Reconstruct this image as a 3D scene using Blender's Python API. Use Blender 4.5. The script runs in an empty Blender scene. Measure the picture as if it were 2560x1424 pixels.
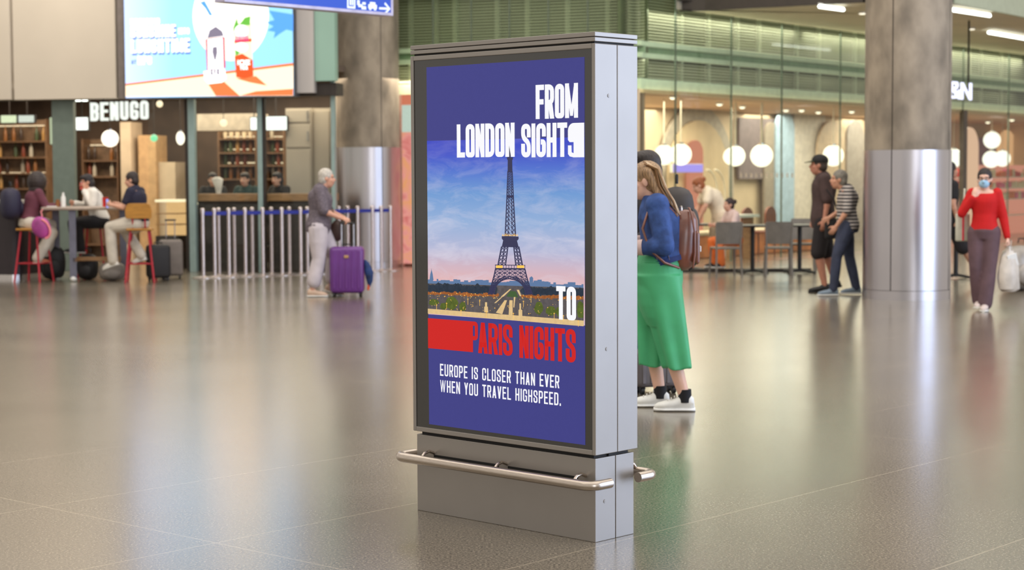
import bpy, bmesh, math, random
from mathutils import Vector, Matrix
random.seed(7)
S = bpy.context.scene
COL = S.collection
PI = math.pi
# ------------------------------------------------------------------ camera
FPX, CAM_H = 4430.0, 1.55
PITCH, ROLL = math.atan(272 / FPX), math.radians(0.26)
_f = Vector((0, math.cos(PITCH), -math.sin(PITCH)))
_r0 = Vector((1, 0, 0)); _u0 = _r0.cross(_f)
_r = _r0 * math.cos(ROLL) - _u0 * math.sin(ROLL)
_u = _u0 * math.cos(ROLL) + _r0 * math.sin(ROLL)
CAM = Vector((0, 0, CAM_H))
cd = bpy.data.cameras.new('camera'); cam = bpy.data.objects.new('camera', cd); COL.objects.link(cam)
cam.matrix_world = Matrix(((_r.x, _u.x, -_f.x, 0), (_r.y, _u.y, -_f.y, 0), (_r.z, _u.z, -_f.z, CAM_H), (0, 0, 0, 1)))
cd.sensor_width = 36; cd.lens = FPX / 2560 * 36; cd.clip_end = 300
cd.dof.use_dof = True; cd.dof.focus_distance = 8.2; cd.dof.aperture_fstop = 3.4
S.camera = cam
# ------------------------------------------------------------------ light
S.view_settings.view_transform = 'Standard'; S.view_settings.look = 'None'
S.view_settings.gamma = 1; S.view_settings.use_curve_mapping = False
S.view_settings.exposure = 0.0
S.cycles.use_denoising = True
S.cycles.max_bounces = 7; S.cycles.diffuse_bounces = 3; S.cycles.glossy_bounces = 4
S.cycles.transparent_max_bounces = 12; S.cycles.caustics_reflective = False; S.cycles.caustics_refractive = False
S.cycles.sample_clamp_indirect = 6
W = bpy.data.worlds.new('world'); S.world = W; W.use_nodes = True
W.node_tree.nodes['Background'].inputs[0].default_value = (1, .93, .84, 1)
W.node_tree.nodes['Background'].inputs[1].default_value = 0.75
def area(name, loc, target, sx, sy, L, col):
    d = bpy.data.lights.new(name, 'AREA'); d.shape = 'RECTANGLE'; d.size = sx; d.size_y = sy
    d.energy = L * PI * sx * sy; d.color = col
    o = bpy.data.objects.new(name, d); COL.objects.link(o); o.location = loc
    o.rotation_euler = (Vector(target) - Vector(loc)).to_track_quat('-Z', 'Y').to_euler()
    return o
area('hall_ceiling_light', (0, 14, 13), (0, 14, 0), 26, 30, 0.9, (1, .94, .86))
area('daylight_right', (16, 9, 4), (0, 8.5, 1.2), 15, 9, 4.5, (.56, .71, 1.0))
area('facade_fill_light', (-1, 15, 12), (-1, 30, 3), 18, 6, 1.6, (1, .95, .87))  # added fill lamp, brightens the cafe and louvre fronts
area('daylight_behind', (11, -14, 5), (4, 20, 1.5), 7, 8, 3.6, (.86, .91, 1.0))
# ------------------------------------------------------------------ pixel helpers (2560x1424 frame)
def ray(px, py): return _f + _r * ((px - 1280) / FPX) - _u * ((py - 712) / FPX)
def at(px, py, D):
    d = ray(px, py); return CAM + d * (D / d.y)
def gnd(px, py):
    d = ray(px, py); p = CAM - d * (CAM_H / d.z); return Vector((p.x, p.y, 0))
def base(px, D):
    p = at(px, 440, D); return Vector((p.x, D, 0))
class Frame:
    """vertical plane: local x along it (to the right), y away from the viewer, z up"""
    def __init__(s, o, ang): s.o = Vector((o[0], o[1], 0)); s.a = ang; s.ex = Vector((math.cos(ang), math.sin(ang), 0)); s.ey = Vector((-math.sin(ang), math.cos(ang), 0))
    @classmethod
    def thru(c, px0, D0, px1, D1):
        a, b = base(px0, D0), base(px1, D1); return c(a, math.atan2(b.y - a.y, b.x - a.x))
    def hit(s, px, py, off=0):
        d = ray(px, py); p0 = s.o + s.ey * off
        t = (p0 - CAM).dot(s.ey) / d.dot(s.ey); p = CAM + d * t
        return ((p - s.o).dot(s.ex), p.z)
    def place(s, o, loc=(0, 0, 0)):
        o.location = s.o + s.ex * loc[0] + s.ey * loc[1] + Vector((0, 0, loc[2])); o.rotation_euler = (0, 0, s.a); return o
    def w(s, x, y, z=0): return s.o + s.ex * x + s.ey * y + Vector((0, 0, z))
# ------------------------------------------------------------------ materials
def lin(c):
    return tuple((v / 255 / 12.92 if v <= 10 else ((v / 255 + .055) / 1.055) ** 2.4) for v in c) + (1,)
def nd(nt, t, **k):
    n = nt.nodes.new(t)
    for a, b in k.items(): setattr(n, a, b)
    return n
_m = {}
def mat(name, c, rough=.5, metal=0, var=.12, scale=8, bump=0, stretch=(1, 1, 1), spec=.5, aniso=0):
    if name in _m: return _m[name]
    m = bpy.data.materials.new(name); m.use_nodes = True; nt = m.node_tree; b = nt.nodes['Principled BSDF']
    b.inputs['Roughness'].default_value = rough; b.inputs['Metallic'].default_value = metal
    b.inputs['Specular IOR Level'].default_value = spec
    tc = nd(nt, 'ShaderNodeTexCoord'); mp = nd(nt, 'ShaderNodeMapping'); mp.inputs['Scale'].default_value = stretch
    no = nd(nt, 'ShaderNodeTexNoise'); no.inputs['Scale'].default_value = scale; no.inputs['Detail'].default_value = 4
    mx = nd(nt, 'ShaderNodeMix', data_type='RGBA')
    L = lin(c)
    mx.inputs[6].default_value = tuple(v * (1 - var) for v in L[:3]) + (1,); mx.inputs[7].default_value = tuple(min(1, v * (1 + var)) for v in L[:3]) + (1,)
    nt.links.new(tc.outputs['Object'], mp.inputs[0]); nt.links.new(mp.outputs[0], no.inputs['Vector'])
    mg = nd(nt, 'ShaderNodeMapRange'); mg.inputs[1].default_value = .33; mg.inputs[2].default_value = .67; nt.links.new(no.outputs[0], mg.inputs[0])
    nt.links.new(mg.outputs[0], mx.inputs[0]); nt.links.new(mx.outputs[2], b.inputs['Base Color'])
    if bump:
        bp = nd(nt, 'ShaderNodeBump'); bp.inputs['Strength'].default_value = bump; bp.inputs['Distance'].default_value = .01
        nt.links.new(no.outputs[0], bp.inputs['Height']); nt.links.new(bp.outputs[0], b.inputs['Normal'])
    _m[name] = m; return m
def emi(name, c, strength=1.0, gloss=.12, var=0):
    if name in _m: return _m[name]
    m = bpy.data.materials.new(name); m.use_nodes = True; nt = m.node_tree; b = nt.nodes['Principled BSDF']
    b.inputs['Base Color'].default_value = (.004, .004, .004, 1); b.inputs['Roughness'].default_value = gloss; b.inputs['Specular IOR Level'].default_value = .25
    b.inputs['Emission Color'].default_value = lin(c); b.inputs['Emission Strength'].default_value = strength
    if var:
        tc = nd(nt, 'ShaderNodeTexCoord'); no = nd(nt, 'ShaderNodeTexNoise'); no.inputs['Scale'].default_value = 60
        mx = nd(nt, 'ShaderNodeMix', data_type='RGBA'); L = lin(c)
        mx.inputs[6].default_value = tuple(v * (1 - var) for v in L[:3]) + (1,); mx.inputs[7].default_value = tuple(v * (1 + var) for v in L[:3]) + (1,)
        nt.links.new(tc.outputs['Object'], no.inputs['Vector']); nt.links.new(no.outputs[0], mx.inputs[0]); nt.links.new(mx.outputs[2], b.inputs['Emission Color'])
    _m[name] = m; return m
def glass(name, tint=(235, 245, 240), refl=1.0, rough=.02):
    if name in _m: return _m[name]
    m = bpy.data.materials.new(name); m.use_nodes = True; nt = m.node_tree; nt.nodes.clear()
    out = nd(nt, 'ShaderNodeOutputMaterial'); mix = nd(nt, 'ShaderNodeMixShader')
    tr = nd(nt, 'ShaderNodeBsdfTransparent'); tr.inputs[0].default_value = lin(tint)
    gl = nd(nt, 'ShaderNodeBsdfGlossy'); gl.inputs['Roughness'].default_value = rough
    lw = nd(nt, 'ShaderNodeFresnel'); lw.inputs[0].default_value = 1.5
    ml = nd(nt, 'ShaderNodeMath', operation='MULTIPLY'); ml.inputs[1].default_value = refl
    ge = nd(nt, 'ShaderNodeNewGeometry'); fr = nd(nt, 'ShaderNodeMath', operation='SUBTRACT'); fr.inputs[0].default_value = 1; m2 = nd(nt, 'ShaderNodeMath', operation='MULTIPLY')
    nt.links.new(ge.outputs['Backfacing'], fr.inputs[1]); nt.links.new(lw.outputs[0], ml.inputs[0]); nt.links.new(ml.outputs[0], m2.inputs[0]); nt.links.new(fr.outputs[0], m2.inputs[1]); nt.links.new(m2.outputs[0], mix.inputs[0])
    nt.links.new(tr.outputs[0], mix.inputs[1]); nt.links.new(gl.outputs[0], mix.inputs[2]); nt.links.new(mix.outputs[0], out.inputs[0])
    _m[name] = m; return m
# ------------------------------------------------------------------ mesh builder
class MB:
    def __init__(s): s.b = bmesh.new()
    def face(s, pts):
        try: s.b.faces.new([s.b.verts.new(p) for p in pts])
        except ValueError: pass
        return s
    def box(s, x0, x1, y0, y1, z0, z1):
        v = [s.b.verts.new((x, y, z)) for x in (x0, x1) for y in (y0, y1) for z in (z0, z1)]
        for q in ((0, 1, 3, 2), (4, 6, 7, 5), (0, 4, 5, 1), (2, 3, 7, 6), (0, 2, 6, 4), (1, 5, 7, 3)): s.b.faces.new([v[i] for i in q])
        return s
    def rbox(s, x0, x1, y0, y1, z0, z1, r=.02, seg=3):
        b2 = MB().box(x0, x1, y0, y1, z0, z1); bmesh.ops.bevel(b2.b, geom=b2.b.edges[:], offset=r, segments=seg, affect='EDGES', profile=.5)
        return s.add(b2)
    def add(s, o, M=None):
        if M is not None: bmesh.ops.transform(o.b, matrix=M, verts=o.b.verts[:])
        me = bpy.data.meshes.new('tmp'); o.b.to_mesh(me); s.b.from_mesh(me); bpy.data.meshes.remove(me); o.b.free(); return s
    def cyl(s, p, q, r1, r2=None, n=20, caps=True):
        r2 = r1 if r2 is None else r2; p, q = Vector(p), Vector(q); d = (q - p)
        m = d.to_track_quat('Z', 'Y').to_matrix()
        A, B = [], []
        for i in range(n):
            c = Vector((math.cos(2 * PI * i / n), math.sin(2 * PI * i / n), 0))
            A.append(s.b.verts.new(p + m @ (c * r1))); B.append(s.b.verts.new(q + m @ (c * r2)))
        for i in range(n): s.b.faces.new((A[i], A[(i + 1) % n], B[(i + 1) % n], B[i]))
        if caps: s.b.faces.new(A[::-1]); s.b.faces.new(B)
        return s
    def ell(s, c, rx, ry=None, rz=None, M=None, u=16, v=10):
        ry = rx if ry is None else ry; rz = rx if rz is None else rz
        T = Matrix.Translation(Vector(c)) @ (M.to_4x4() if M is not None else Matrix()) @ Matrix.Diagonal((rx, ry, rz, 1))
        bmesh.ops.create_uvsphere(s.b, u_segments=u, v_segments=v, radius=1, matrix=T); return s
    def cap(s, p, q, r1, r2=None, n=12):
        r2 = r1 if r2 is None else r2; s.cyl(p, q, r1, r2, n); s.ell(p, r1, u=n, v=8); s.ell(q, r2, u=n, v=8); return s
    def limb(s, pts, rs, n=12):
        for i in range(len(pts) - 1): s.cap(pts[i], pts[i + 1], rs[i], rs[i + 1], n)
        return s
    def loft(s, rings, n=24):
        """rings: (center, side vec, fwd vec, half side, half fwd)"""
        R = []
        for c, a, f, ra, rf in rings:
            R.append([s.b.verts.new(Vector(c) + Vector(a) * (ra * math.cos(2 * PI * i / n)) + Vector(f) * (rf * math.sin(2 * PI * i / n))) for i in range(n)])
        for A, B in zip(R, R[1:]):
            for i in range(n): s.b.faces.new((A[i], A[(i + 1) % n], B[(i + 1) % n], B[i]))
        s.b.faces.new(R[0][::-1]); s.b.faces.new(R[-1]); return s
    def tube(s, pts, r, n=16, closed=False):
        pts = [Vector(p) for p in pts]; R = []; N = len(pts); up = None
        for i, p in enumerate(pts):
            if closed: t = pts[(i + 1) % N] - pts[i - 1]
            else: t = pts[min(i + 1, N - 1)] - pts[max(i - 1, 0)]
            t.normalize()
            if up is None: up = Vector((0, 0, 1)) if abs(t.z) < .9 else Vector((1, 0, 0))
            a = t.cross(up).normalized(); up = a.cross(t).normalized()
            rr = r[i] if isinstance(r, (list, tuple)) else r
            R.append([s.b.verts.new(p + (a * math.cos(2 * PI * k / n) + up * math.sin(2 * PI * k / n)) * rr) for k in range(n)])
        prs = list(zip(R, R[1:])) + ([(R[-1], R[0])] if closed else [])
        for A, B in prs:
            for k in range(n): s.b.faces.new((A[k], A[(k + 1) % n], B[(k + 1) % n], B[k]))
        if not closed: s.b.faces.new(R[0][::-1]); s.b.faces.new(R[-1])
        return s
    def prism(s, poly, y0, y1):
        """poly in (x,z), extruded along y"""
        A = [s.b.verts.new((x, y0, z)) for x, z in poly]; B = [s.b.verts.new((x, y1, z)) for x, z in poly]; n = len(poly)
        s.b.faces.new(A); s.b.faces.new(B[::-1])
        for i in range(n): s.b.faces.new((A[(i + 1) % n], A[i], B[i], B[(i + 1) % n]))
        return s
    def mesh(s, name, m, smooth=None):
        bmesh.ops.recalc_face_normals(s.b, faces=s.b.faces[:])
        me = bpy.data.meshes.new(name); s.b.to_mesh(me); s.b.free()
        for k in (m if isinstance(m, (list, tuple)) else [m]): me.materials.append(k)
        if smooth is not None:
            for p in me.polygons: p.use_smooth = True
            try: me.set_sharp_from_angle(angle=math.radians(smooth))
            except Exception: pass
        return me
    def build(s, name, m, parent=None, smooth=None, frame=None, loc=None, bevel=0, label=None):
        o = bpy.data.objects.new(name, s.mesh(name, m, smooth)); COL.objects.link(o)
        if parent: o.parent = parent
        if frame: frame.place(o)
        if loc is not None: o.location = loc
        if bevel:
            md = o.modifiers.new('bevel', 'BEVEL'); md.width = bevel; md.segments = 2; md.limit_method = 'ANGLE'
        if label: o['label'] = label
        return o
def multi(name, parts, parent=None, frame=None, loc=None, label=None):
    """one mesh whose surface pattern uses several materials"""
    B = MB(); i = 0; ms = []
    for mb, m in parts:
        n0 = len(B.b.faces); B.add(mb); B.b.faces.ensure_lookup_table()
        if m not in ms: ms.append(m)
        for f in B.b.faces[n0:]: f.material_index = ms.index(m)
    return B.build(name, ms, parent, frame=frame, loc=loc, label=label)
def thing(name, label, cat, loc=(0, 0, 0), rz=0, group=None, frame=None):
    o = bpy.data.objects.new(name, None); COL.objects.link(o); o.empty_display_size = .1
    if frame: frame.place(o, loc)
    else: o.location = loc; o.rotation_euler = (0, 0, rz)
    return tag(o, label, cat, group)
def tag(o, label, cat, group=None):
    o['label'] = label; o['category'] = cat
    if group: o['group'] = group
    return o
def struct(o): o['kind'] = 'structure'; return o
def kids(o): return [c for c in bpy.data.objects if c.parent == o]
def dup(root, loc, rz=None, label=None, group=None):
    def cp(o, par):
        ks = kids(o); c = o.copy(); COL.objects.link(c); c.parent = par
        for k in ks: cp(k, c)
        return c
    r = cp(root, None); r.location = loc
    if rz is not None: r.rotation_euler = (0, 0, rz)
    if label: r['label'] = label
    if group: r['group'] = group
    return r
# ------------------------------------------------------------------ stroke lettering (in x/z plane)
def rnd(pts, r, n=5):
    out = [Vector(pts[0])]
    for i in range(1, len(pts) - 1):
        p, a, b = Vector(pts[i]), Vector(pts[i - 1]), Vector(pts[i + 1])
        da, db = (a - p), (b - p); rr = min(r, da.length / 2.01, db.length / 2.01)
        s_, e_ = p + da.normalized() * rr, p + db.normalized() * rr
        for k in range(n + 1):
            t = k / n; out.append(s_ * (1 - t) ** 2 + p * 2 * t * (1 - t) + e_ * t * t)
    out.append(Vector(pts[-1])); return out
GL = {
 'A': [('d', 0, 0, .5, 1), ('d', 1, 0, .5, 1), ('l', [(.2, .24), (.8, .24)])],
 'B': [('l', [(0, 0), (0, 1)]), ('r', [(0, 1), (1, 1), (1, .52), (0, .52)]), ('r', [(0, .52), (1, .52), (1, 0), (0, 0)])],
 'C': [('r', [(1, .68), (1, 1), (0, 1), (0, 0), (1, 0), (1, .32)])],
 'D': [('l', [(0, 0), (0, 1)]), ('r', [(0, 1), (1, 1), (1, 0), (0, 0)])],
 'E': [('l', [(0, 0), (0, 1)]), ('l', [(0, 1), (1, 1)]), ('l', [(0, .52), (.85, .52)]), ('l', [(0, 0), (1, 0)])],
 'F': [('l', [(0, 0), (0, 1)]), ('l', [(0, 1), (1, 1)]), ('l', [(0, .5), (.9, .5)])],
 'G': [('r', [(1, .72), (1, 1), (0, 1), (0, 0), (1, 0), (1, .44), (.8, .44)])],
 'H': [('l', [(0, 0), (0, 1)]), ('l', [(1, 0), (1, 1)]), ('l', [(0, .5), (1, .5)])],
 'I': [('l', [(0, 0), (0, 1)])],
 'K': [('l', [(0, 0), (0, 1)]), ('d', .1, .45, 1, 1), ('d', 1, 0, .3, .6)],
 'L': [('l', [(0, 1), (0, 0)]), ('l', [(0, 0), (1, 0)])],
 'M': [('l', [(0, 0), (0, 1)]), ('l', [(1, 0), (1, 1)]), ('d', .5, .06, .04, 1), ('d', .5, .06, .96, 1)],
 'N': [('l', [(0, 0), (0, 1)]), ('l', [(1, 0), (1, 1)]), ('d', 1, 0, 0, 1)],
 'O': [('c', [(0, 0), (0, 1), (1, 1), (1, 0)])],
 'P': [('l', [(0, 0), (0, 1)]), ('r', [(0, 1), (1, 1), (1, .44), (0, .44)])],
 'R': [('l', [(0, 0), (0, 1)]), ('r', [(0, 1), (1, 1), (1, .46), (0, .46)]), ('d', 1, 0, .6, .5)],
 'S': [('r', [(1, .7), (1, 1), (0, 1), (0, .6), (1, .42), (1, 0), (0, 0), (0, .3)])],
 'T': [('l', [(0, 1), (1, 1)]), ('l', [(.5, 0), (.5, 1)])],
 'U': [('r', [(0, 1), (0, 0), (1, 0), (1, 1)])],
 'V': [('d', .5, 0, 0, 1), ('d', .5, 0, 1, 1)],
 'W': [('d', .25, 0, 0, 1), ('d', .25, 0, .5, 1), ('d', .75, 0, .5, 1), ('d', .75, 0, 1, 1)],
 'Y': [('d', .5, .4, 0, 1), ('d', .5, .4, 1, 1), ('l', [(.5, 0), (.5, .5)])],
 '&': [('r', [(1, 0), (.12, .72), (.12, 1), (.78, 1), (.78, .72), (0, .38), (0, 0), (.7, 0), (1, .42)])],
 '.': [('l', [(0, -.02), (0, .06)])],
}
WD = {'I': 0, '.': 0, 'M': 1.65, 'W': 1.8, ' ': .75, 'L': .85, 'F': .85, 'E': .9, 'T': 1.0}
def text(mb, txt, x0, x1, z0, z1, t, gap=.35, y0=-.002, y1=0, fit=True, shear=0):
    """letters fitted into the box; t is the stroke width, relative to the height"""
    h = z1 - z0; t *= h; gapw = gap * t
    units = sum(WD.get(c, 1) for c in txt); n = len(txt)
    # each glyph is wd*u + t wide (space only u*.75)
    u = (x1 - x0 - gapw * (n - 1) - t * sum(c != ' ' for c in txt)) / units
    x = x0
    for c in txt:
        w = WD.get(c, 1) * u
        if c != ' ':
            def P(a, b): return Vector((x + t / 2 + a * w, z0 + t / 2 + b * (h - t)))
            for st in GL[c]:
                if st[0] == 'd':
                    _, a0, b0, a1, b1 = st
                    e = t * (.34 if c in 'MW' else .44 if c == 'N' else .54); za = z0 + b0 * h; zb = z0 + b1 * h
                    xa, xb = x + t / 2 + a0 * w, x + t / 2 + a1 * w
                    mb.prism([(xa - e, za), (xa + e, za), (xb + e, zb), (xb - e, zb)], y0, y1)
                else:
                    pts = [P(*p) for p in st[1]]
                    if st[0] == 'l' :
                        d = (pts[-1] - pts[0]).normalized() * t / 2; pts = [pts[0] - d, pts[-1] + d]
                    cl = st[0] == 'c'
                    if st[0] == 'r':
                        pts[0] = pts[0] + (pts[0] - pts[1]).normalized() * t / 2; pts[-1] = pts[-1] + (pts[-1] - pts[-2]).normalized() * t / 2
                        pts = rnd(pts, max(t * 1.0, .3 * w))
                    if cl:
                        q = pts; mid = (q[0] + q[3]) / 2
                        pts = rnd([mid, q[0], q[1], q[2], q[3], mid], max(t * 1.0, .45 * w))[:-1]
                    stroke(mb, pts, t, y0, y1, cl)
            x += w + t + gapw
        else: x += w + gapw
def stroke(mb, pts, t, y0, y1, closed=False):
    N = len(pts); L, R = [], []
    for i, p in enumerate(pts):
        if closed: a, b = pts[i - 1], pts[(i + 1) % N]
        else: a, b = pts[max(i - 1, 0)], pts[min(i + 1, N - 1)]
        d = (b - a).normalized(); n = Vector((-d.y, d.x)); L.append(p + n * t / 2); R.append(p - n * t / 2)
    rg = range(N) if closed else range(N - 1)
    for i in rg:
        j = (i + 1) % N
        mb.prism([(L[i].x, L[i].y), (L[j].x, L[j].y), (R[j].x, R[j].y), (R[i].x, R[i].y)], y0, y1)
# ------------------------------------------------------------------ common materials
M_alu = mat('painted_aluminium', (158, 152, 146), .4, .6, .03, 3, spec=.5)
M_alu_dark = mat('aluminium_gap', (30, 28, 27), .6, 0, .05)
M_steel = mat('brushed_steel', (196, 184, 172), .26, 1, .08, 30, stretch=(1, 1, 12))
M_black = mat('black_plastic', (22, 21, 22), .45, 0, .15)
M_white = mat('white_plastic', (232, 230, 224), .45, 0, .04)
M_dark = mat('dark_brown', (48, 40, 35), .6, 0, .2)
M_wood = mat('oak_wood', (150, 112, 74), .5, 0, .25, 6, stretch=(1, 1, 8))
M_chrome = mat('satin_chrome', (205, 200, 198), .2, 1, .04)
E_globe = emi('globe_glow', (255, 244, 220), 1.9)
E_warm = emi('warm_glow', (255, 232, 190), 1.5)
E_tube = emi('tube_glow', (248, 255, 244), 5)
E_white = emi('white_glow', (250, 255, 246), 1.6)

# ================================================================== FLOOR
ex = math.radians(46.6)
def floor_material():
    m = bpy.data.materials.new('terrazzo_floor'); m.use_nodes = True; nt = m.node_tree; b = nt.nodes['Principled BSDF']; lk = nt.links.new
    tc = nd(nt, 'ShaderNodeTexCoord')
    n1 = nd(nt, 'ShaderNodeTexNoise'); n1.inputs['Scale'].default_value = 95; n1.inputs['Detail'].default_value = 2; n1.inputs['Roughness'].default_value = .7
    r1 = nd(nt, 'ShaderNodeValToRGB'); r1.color_ramp.elements[0].position = .36; r1.color_ramp.elements[1].position = .66
    r1.color_ramp.elements[0].color = lin((46, 41, 34)); r1.color_ramp.elements[1].color = lin((166, 153, 132))
    v = nd(nt, 'ShaderNodeTexVoronoi'); v.inputs['Scale'].default_value = 70
    r2 = nd(nt, 'ShaderNodeValToRGB'); r2.color_ramp.elements[0].position = .06; r2.color_ramp.elements[1].position = .16
    r2.color_ramp.elements[0].color = lin((212, 202, 182)); r2.color_ramp.elements[1].color = (0, 0, 0, 1)
    lt = nd(nt, 'ShaderNodeMix', data_type='RGBA', blend_type='LIGHTEN'); lt.inputs[0].default_value = .8
    n2 = nd(nt, 'ShaderNodeTexNoise'); n2.inputs['Scale'].default_value = .7; n2.inputs['Detail'].default_value = 5
    r3 = nd(nt, 'ShaderNodeMapRange'); r3.inputs[1].default_value = .3; r3.inputs[2].default_value = .7; r3.inputs[3].default_value = .86; r3.inputs[4].default_value = 1.1
    mul = nd(nt, 'ShaderNodeMix', data_type='RGBA', blend_type='MULTIPLY'); mul.inputs[0].default_value = 1
    # joints
    mp = nd(nt, 'ShaderNodeMapping'); mp.vector_type = 'TEXTURE'; mp.inputs['Rotation'].default_value = (0, 0, math.radians(48.3)); mp.inputs['Location'].default_value = (0, 0, 0)
    sx = nd(nt, 'ShaderNodeSeparateXYZ')
    def line(sock, per, off, wid):
        a = nd(nt, 'ShaderNodeMath', operation='ADD'); a.inputs[1].default_value = off + 60 * per
        d = nd(nt, 'ShaderNodeMath', operation='MODULO'); d.inputs[1].default_value = per
        c = nd(nt, 'ShaderNodeMath', operation='LESS_THAN'); c.inputs[1].default_value = wid
        lk(sock, a.inputs[0]); lk(a.outputs[0], d.inputs[0]); lk(d.outputs[0], c.inputs[0]); return c.outputs[0]
    lk(tc.outputs['Object'], mp.inputs[0]); lk(mp.outputs[0], sx.inputs[0])
    a1 = line(sx.outputs[1], 1.28, -4.62, .009); a2 = line(sx.outputs[0], 4.5, -4.72, .009)
    b1 = line(sx.outputs[1], .64, -4.62, .004); b2 = line(sx.outputs[0], .64, -4.72, .004)
    mx1 = nd(nt, 'ShaderNodeMath', operation='MAXIMUM'); lk(a1, mx1.inputs[0]); lk(a2, mx1.inputs[1])
    mx2 = nd(nt, 'ShaderNodeMath', operation='MAXIMUM'); lk(b1, mx2.inputs[0]); lk(b2, mx2.inputs[1])
    f2 = nd(nt, 'ShaderNodeMath', operation='MULTIPLY'); f2.inputs[1].default_value = .22; lk(mx2.outputs[0], f2.inputs[0])
    f1 = nd(nt, 'ShaderNodeMath', operation='MULTIPLY'); f1.inputs[1].default_value = .6; lk(mx1.outputs[0], f1.inputs[0])
    j1 = nd(nt, 'ShaderNodeMix', data_type='RGBA'); j1.inputs[7].default_value = lin((96, 86, 74))
    j2 = nd(nt, 'ShaderNodeMix', data_type='RGBA'); j2.inputs[7].default_value = lin((190, 176, 152))
    for q in (n1, v, n2): lk(tc.outputs['Object'], q.inputs['Vector'])
    lk(n1.outputs[0], r1.inputs[0]); lk(v.outputs['Distance'], r2.inputs[0]); lk(r1.outputs[0], lt.inputs[6]); lk(r2.outputs[0], lt.inputs[7])
    lk(n2.outputs[0], r3.inputs[0]); lk(lt.outputs[2], mul.inputs[6]); lk(r3.outputs[0], mul.inputs[7])
    lk(f2.outputs[0], j1.inputs[0]); lk(mul.outputs[2], j1.inputs[6]); lk(f1.outputs[0], j2.inputs[0]); lk(j1.outputs[2], j2.inputs[6]); lk(j2.outputs[2], b.inputs['Base Color'])
    rr = nd(nt, 'ShaderNodeMapRange'); rr.inputs[3].default_value = .17; rr.inputs[4].default_value = .27; lk(n2.outputs[0], rr.inputs[0]); lk(rr.outputs[0], b.inputs['Roughness'])
    b.inputs['Specular IOR Level'].default_value = .6; b.inputs['Coat Weight'].default_value = .6; b.inputs['Coat IOR'].default_value = 1.6; b.inputs['Coat Roughness'].default_value = .2
    return m
fl = MB().box(-40, 40, -20, 60, -.1, 0).build('floor', floor_material()); struct(fl)

# ================================================================== KIOSK
K = Frame((.348, 7.424), math.radians(-43.6))
KW, KD = 1.095, .254
kx = lambda px, py, off=0: K.hit(px, py, off)
kiosk = thing('advertising_kiosk', 'tall silver free-standing advertising display showing a blue poster with a tower', 'advertising display', frame=K)
zb = kx(1490, 1147, -.0)[1]      # top of base
ztop = kx(1493, 78, -.012)[1]
zc1 = kx(1493, 107, -.012)[1]
OV = .012                        # body overhang over the base
# base in two leaves with a seam
MB().box(-KW, 0, 0, KD * .515, 0, zb).build('base_housing', M_alu, kiosk, bevel=.002)
MB().box(-KW, 0, KD * .53, KD, 0, zb).build('base_housing', M_alu, kiosk, bevel=.002)
MB().box(-KW + .02, -.012, KD * .4, KD * .6, 0, zb + .02).box(-KW + .02, -.02, .015, KD - .015, zb, zb + .03).build('base_core', M_alu_dark, kiosk)
z0 = zb + .016; bx0, bx1 = -KW - OV, OV
by0, by1 = -OV, KD + OV; ym = KD * .52
# body: side shells front half / back half, each with the frame border
fr = .018
def leaf(y0, y1, front):
    m = MB()
    m.box(bx0, bx0 + fr, y0, y1, z0, zc1).box(bx1 - fr, bx1, y0, y1, z0, zc1)
    m.box(bx0 + fr, bx1 - fr, y0, y1, z0, z0 + fr * 1.2).box(bx0 + fr, bx1 - fr, y0, y1, zc1 - fr * 1.2, zc1)
    return m.build('door_frame', M_alu, kiosk, bevel=.0025)
f_front = leaf(by0, ym - .0012, 1); f_back = leaf(ym + .0012, by1, 0)
MB().box(bx0 + .01, bx1 - .01, ym - .03, ym + .03, z0 + .01, zc1 - .01).build('body_core', M_alu_dark, kiosk)
# roof slabs
h = ztop - zc1
MB().box(bx0, bx1, by0, by1, zc1 + .008, zc1 + h * .54).build('roof_slab', M_alu, kiosk, bevel=.002)
MB().box(bx0, bx1, by0, by1, zc1 + h * .60, ztop).build('roof_slab', M_alu, kiosk, bevel=.002)
MB().box(bx0 + .015, bx1 - .012, by0 + .012, by1 - .012, zc1 - .01, ztop - .01).build('roof_core', M_alu_dark, kiosk)
# glass bezel
M_bezel = mat('bezel_glass', (38, 35, 30), .1, 0, .1, 200, spec=1.0)
yb = by0 + .006
MB().box(bx0 + fr, bx1 - fr, yb, yb + .02, z0 + fr * 1.2, zc1 - fr * 1.2).build('screen_bezel', M_bezel, kiosk)
MB().box(bx0 + fr, bx1 - fr, by1 - .026, by1 - .006, z0 + fr * 1.2, zc1 - fr * 1.2).build('screen_bezel', M_bezel, kiosk)
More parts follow.
